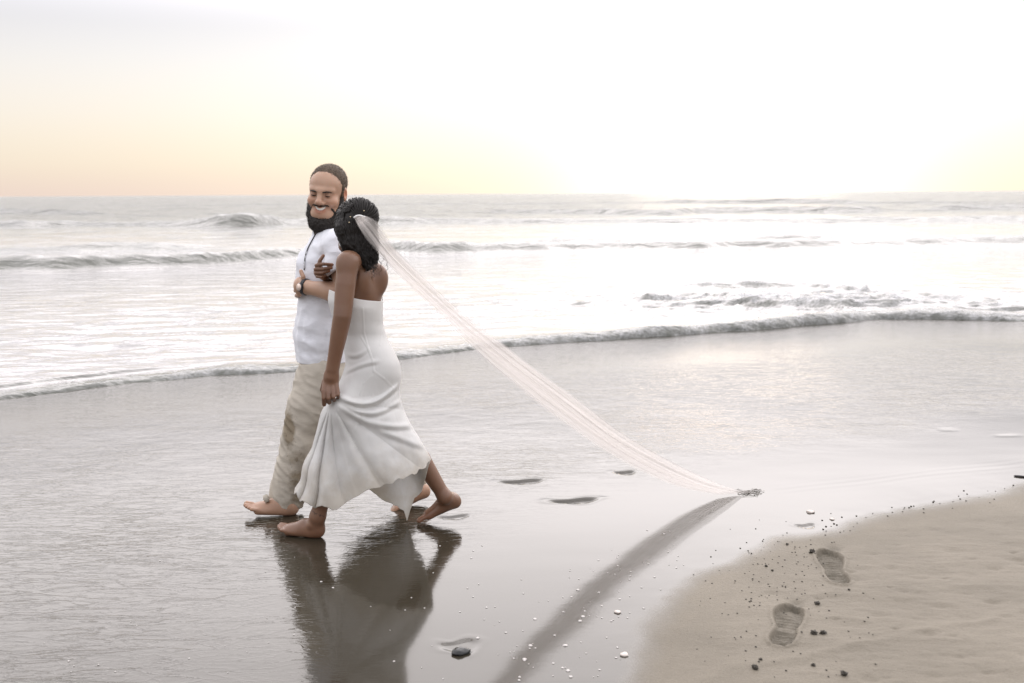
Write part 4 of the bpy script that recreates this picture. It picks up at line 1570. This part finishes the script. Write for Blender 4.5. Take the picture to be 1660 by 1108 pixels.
# veil
up_e = np.array([(583, 349), (598, 352), (614, 364), (640, 402), (689, 451), (760, 515), (817, 558), (866, 596), (937, 647), (1008, 701), (1078, 742), (1149, 777), (1200, 796), (1224, 800.5)], float)
lo_e = np.array([(573.5, 353), (581, 369), (596, 392), (622, 422), (662, 462), (722, 520), (775, 572), (826, 616), (890, 668), (960, 718), (1034, 762), (1105, 791), (1180, 803.5), (1222, 803.5)], float)
NS, NT = 420, 120
ue, le = catmull(up_e, NS), catmull(lo_e, NS)
tt = np.linspace(0, 1, NS)
depth = np.interp(tt, [0, .06, .2, .5, .8, .93, 1], [YW + .0, YW - .02, YW + .04, YW + .20, YW + .50, G(1160, 801)[1], G(1222, 802)[1]])
veil_m = Mat('tulle')
att = veil_m.attr('across').outputs['Fac']
st = veil_m.node('ShaderNodeCombineXYZ', {'X': veil_m.math('MULTIPLY', att, 1.0), 'Y': veil_m.math('MULTIPLY', veil_m.attr('along').outputs['Fac'], .05)})
n1 = veil_m.noise(st.outputs[0], 14, 4, .62)
n2 = veil_m.noise(st.outputs[0], 60, 2, .6)
op = veil_m.math('MULTIPLY', veil_m.math('ADD', veil_m.ramp(n1, (.25, .27), (.75, .50)), veil_m.math('MULTIPLY', veil_m.math('SUBTRACT', n2, .5), .10)), veil_m.attr('edge').outputs['Fac'], clamp=True)
tr = veil_m.node('ShaderNodeBsdfTransparent')
tl = veil_m.node('ShaderNodeBsdfTranslucent', {'Color': (.83, .79, .765)})
df = veil_m.node('ShaderNodeBsdfDiffuse', {'Color': (.83, .79, .765)})
mx = veil_m.node('ShaderNodeMixShader', {0: .72})
veil_m.l.new(df.outputs[0], mx.inputs[1])
veil_m.l.new(tl.outputs[0], mx.inputs[2])
m2 = veil_m.node('ShaderNodeMixShader')
veil_m.l.new(op, m2.inputs[0])
veil_m.l.new(tr.outputs[0], m2.inputs[1])
veil_m.l.new(mx.outputs[0], m2.inputs[2])
veil_m.l.new(m2.outputs[0], veil_m.out.inputs['Surface'])
allv, allf, ac, al, ed_ = [], [], [], [], []
n0 = 0
rv = np.random.default_rng(21)
for lay in range(3):
    a = np.linspace(0, 1, NT)
    w0, w1 = ((0, 1), (.04, .80), (.25, .97))[lay]
    A, Tg = np.meshgrid(a, tt)
    wob = .05 * np.sin(Tg * 7 + lay * 2) * (1 if lay else .2)
    Q = np.clip(w0 + (w1 - w0) * A + wob * np.sin(A * 3.14), 0, 1)
    # pleats crowd and drift along the length
    pl = np.sin(2 * math.pi * (A * (3.5 + lay) + .5 * np.sin(Tg * 5 + lay))) + .3 * np.sin(2 * math.pi * (A * 8 + .3 * np.sin(Tg * 9)))
    Q = np.clip(Q + .012 * np.sin(2 * math.pi * (A * 6 + .4 * np.sin(Tg * 6 + lay))), -.03, 1.03)
    X = le[:, 0][:, None] * (1 - Q) + ue[:, 0][:, None] * Q
    Yp = le[:, 1][:, None] * (1 - Q) + ue[:, 1][:, None] * Q
    D = depth[:, None] + (.0028 * pl * (1 - .75 * smooth(.85, 1, Tg)) + (.035 - .02 * lay) * np.sin(A * math.pi) * -1 + .02 * (lay - 1)) * smooth(0, .05, Tg) * smooth(1.04, .86, Tg) - .035 * (1 - smooth(0, .12, Tg))
    V = np.array([P(x, y, z) for x, y, z in zip(X.ravel(), Yp.ravel(), D.ravel())])
    V[:, 2] = np.maximum(V[:, 2], .012 + .003 * lay)
    allv.append(V)
    allf.append(grid_faces(NS, NT) + n0)
    n0 += len(V)
    ac.append((A + lay * 3.7).ravel())
    ed_.append((.45 + .55 * smooth(0, .12, np.minimum(A, 1 - A))).ravel())
    al.append((Tg * 2).ravel())
veil = make_mesh('veil', np.concatenate(allv), np.concatenate(allf), veil_m.m, attrs={'across': np.concatenate(ac), 'along': np.concatenate(al), 'edge': np.concatenate(ed_)})
tag(veil, 'long sheer pale veil stretching from her hair down to the wet sand', 'veil')
veil.location = (0, 0, 0)
# comb that holds it
comb_m = Mat('comb').set(Base_Color=(.80, .79, .78), Roughness=.5).m
kb = Bag()
cpts = [P(573.5, 353.5, YW - .045), P(578, 350.5, YW - .045), P(584, 350, YW - .04), P(592, 352.5, YW - .03)]
kb.tube(catmull(cpts, 14), .0045, 6)
kb.build('comb', comb_m, veil)
# wet knotted end
end = Bag()
for i in range(18):
    x0 = rv.uniform(1192, 1230)
    y0 = 800 + rv.uniform(-4, 2.5)
    pts = [G(x0 + t * rv.uniform(6, 14), y0 + rv.uniform(-1.2, 1.2) - t * .6) + [0, 0, .004 + .008 * math.sin(t * 3.1) * rv.uniform(.2, 1)] for t in np.linspace(0, 1, 7)]
    end.tube(catmull(pts, 14), rv.uniform(.0010, .0022), 5)
end_m = Mat('wet_tulle').set(Base_Color=(.22, .20, .18), Roughness=.3).m
end.build('wet_end', end_m, veil)

# ================================================================== small things on the sand
r5 = np.random.default_rng(33)


def lump_mesh(name, rad, squash, rough, seed, n=2):
    bm = bmesh.new()
    bmesh.ops.create_icosphere(bm, subdivisions=n, radius=1.0)
    co_ = np.array([v.co for v in bm.verts])
    d_ = 1 + rough * noise(co_ * 1.7 + seed) * .8 + rough * .5 * noise(co_ * 4 + seed)
    for v, q, dd2 in zip(bm.verts, co_, d_):
        v.co = Vector(q * dd2 * rad * np.array([1, 1, squash]))
    me = bpy.data.meshes.new(name)
    bm.to_mesh(me)
    bm.free()
    me.polygons.foreach_set('use_smooth', np.ones(len(me.polygons), bool))
    return me


def put(name, me, mat, loc, rot, sc):
    if not me.materials:
        me.materials.append(mat)
    o = bpy.data.objects.new(name, me)
    COL.objects.link(o)
    o.location = loc
    o.rotation_euler = (0, 0, rot)
    o.scale = (sc, sc, sc)
    return o


stone_m = Mat('dark_stone')
sn = stone_m.noise(stone_m.coords(), 60, 4, .6)
stone_m.set(Base_Color=stone_m.mix(sn, (.012, .013, .014), (.04, .04, .04)), Roughness=.18)
g = G(747, 1059)
o = put('pebble', lump_mesh('pebble', .030, .42, .25, 1.0, 3), stone_m.m, (g[0], g[1], ground_z(g[0], g[1]) + .006), .3, 1)
o.scale = (1.15, .8, 1)
tag(o, 'smooth dark wet pebble in the film below the couple', 'pebble')
g = G(1655, 774)
o = put('pebble', lump_mesh('stick', .020, .3, .2, 5.0, 3), stone_m.m, (g[0], g[1], ground_z(g[0], g[1]) + .004), -.4, 1)
o.scale = (1.9, .5, 1)
tag(o, 'short dark scrap lying at the right edge of the film', 'debris')
shell_m = Mat('shell_white')
sn = shell_m.noise(shell_m.coords(), 90, 3, .6)
shell_m.set(Base_Color=shell_m.mix(sn, (.45, .38, .33), (.75, .70, .66)), Roughness=.4)
for x, y, sz, lab in [(1012, 1063, .016, 'small whitish shell fragment near the edge of the bare sand'), (1001, 993, .014, 'dark and white shell chip in the film beside the veil reflection'),
                      (1314, 831, .020, 'pale oval shell lying in the film beyond the shoe prints'), (1349, 843, .013, 'brown and white shell chip at the film edge')]:
    g = G(x, y)
    o = put('shell_fragment', lump_mesh('shell', sz, .38, .4, x * .1, 2), shell_m.m, (g[0], g[1], ground_z(g[0], g[1]) + sz * .15), r5.uniform(0, 6), 1)
    tag(o, lab, 'shell')
# dark crumbs on the bare sand
crumb_m = Mat('dark_crumb')
sn = crumb_m.noise(crumb_m.coords(), 120, 3, .6)
crumb_m.set(Base_Color=crumb_m.mix(sn, (.018, .015, .012), (.07, .06, .045)), Roughness=.7)
cms = [lump_mesh('crumb', .0062, .75, 1.1, k * 3.1, 3) for k in range(5)]
big = [(1325, 983, 1.5, 'large dark crumb between the two shoe prints'), (1319, 1034, 1.7, 'left of the paired dark crumbs beside the nearer shoe print'), (1334, 1033, 1.5, 'right of the paired dark crumbs beside the nearer shoe print'),
       (1316, 899, 1.6, 'dark crumb cluster left of the farther shoe print'), (1242, 920, .95, 'dark crumb on bare sand near the tip of the film edge'), (1252, 927, .8, 'small dark crumb just right of the film edge tip'),
       (1276, 884, .8, 'dark crumb close to the film edge above the shoe prints'), (1223, 1089, 1.6, 'large dark crumb at the bottom edge of the picture'), (1318, 1085, 1.0, 'dark crumb below the paired crumbs near the bottom'),
       (1368, 1102, 1.7, 'flat dark crumb at the bottom right of the prints'), (1376, 963, .75, 'small brown crumb below the heel of the farther print'), (1233, 1076, .8, 'small dark crumb above the bottom edge crumb')]
for i, (x, y, sc, lab) in enumerate(big):
    g = G(x, y)
    o = put('sand_crumb', cms[i % 5], crumb_m.m, (g[0], g[1], ground_z(g[0], g[1]) + .003 * sc), r5.uniform(0, 6), sc)
    tag(o, lab, 'crumb', 'dark crumbs on the bare sand')
bagc = Bag()
ico = lump_mesh('grit', 1.0, .6, .4, 9.0, 1)
iv = np.array([v.co for v in ico.vertices])
iff = [list(p.vertices) for p in ico.polygons]
n = 0
while n < 230:
    if n < 120:
        x, y = r5.normal(1265, 50), r5.normal(925, 40)
    elif n < 165:
        x, y = r5.uniform(1330, 1660), 0
        y = np.interp(x, [1330, 1400, 1470, 1560, 1660], [855, 842, 826, 811, 789]) + r5.normal(0, 9)
    else:
        x, y = r5.uniform(1130, 1420), r5.uniform(940, 1105)
    g = G(x, y)
    sz = r5.uniform(.0018, .0045) * (1.25 if n >= 120 and n < 165 else 1)
    bagc.add(iv * sz + [g[0], g[1], ground_z(g[0], g[1]) + sz * .3], iff)
    n += 1
o = bagc.build('sand_grit', crumb_m.m)
tag(o, 'fine dark grit scattered over the bare sand and its edge', 'grit', kind='stuff')

# foam bubbles floating on the film
bub_m = Mat('foam_bubble')
bub_m.set(Base_Color=(.55, .52, .50), Roughness=.35, Specular_IOR_Level=.4)
bms = [lump_mesh('bubble', .0068, .42, .35, 50 + k * 2.7, 2) for k in range(6)]
spots = []
for _ in range(105):
    t = r5.random()
    x = 1090 - 250 * t + r5.normal(0, 55 + 60 * t)
    y = 905 + 195 * t + r5.normal(0, 35)
    spots.append((x, y, r5.uniform(.25, .75)))
for _ in range(34):
    spots.append((r5.uniform(520, 1000), r5.uniform(880, 1105), r5.uniform(.3, .8)))
for _ in range(22):
    spots.append((r5.uniform(60, 500), r5.uniform(900, 1105), r5.uniform(.3, .65)))
spots += [(867, 1004, 1.1), (945, 1000, 1.15), (940, 1007, 1.1), (916, 1047, 1.2), (860, 1047, 1.1), (850, 1069, 1.1), (921, 1088, 1.15), (925, 1098, 1.0), (774, 1035, 1.0), (937, 957, 1.0)]
k = 0
for x, y, sc in spots:
    g = G(x, y)
    if edge_dist(np.array([g[0]]), np.array([g[1]]))[0] > -.03 or y > 1120 or y < 860:
        continue
    o = put('foam_bubble', bms[k % 6], bub_m.m, (g[0], g[1], ground_z(g[0], g[1]) + .001), r5.uniform(0, 6), sc)
    tag(o, 'tiny white foam bubble floating on the film of water', 'bubble', 'foam bubbles on the wet film')
    k += 1
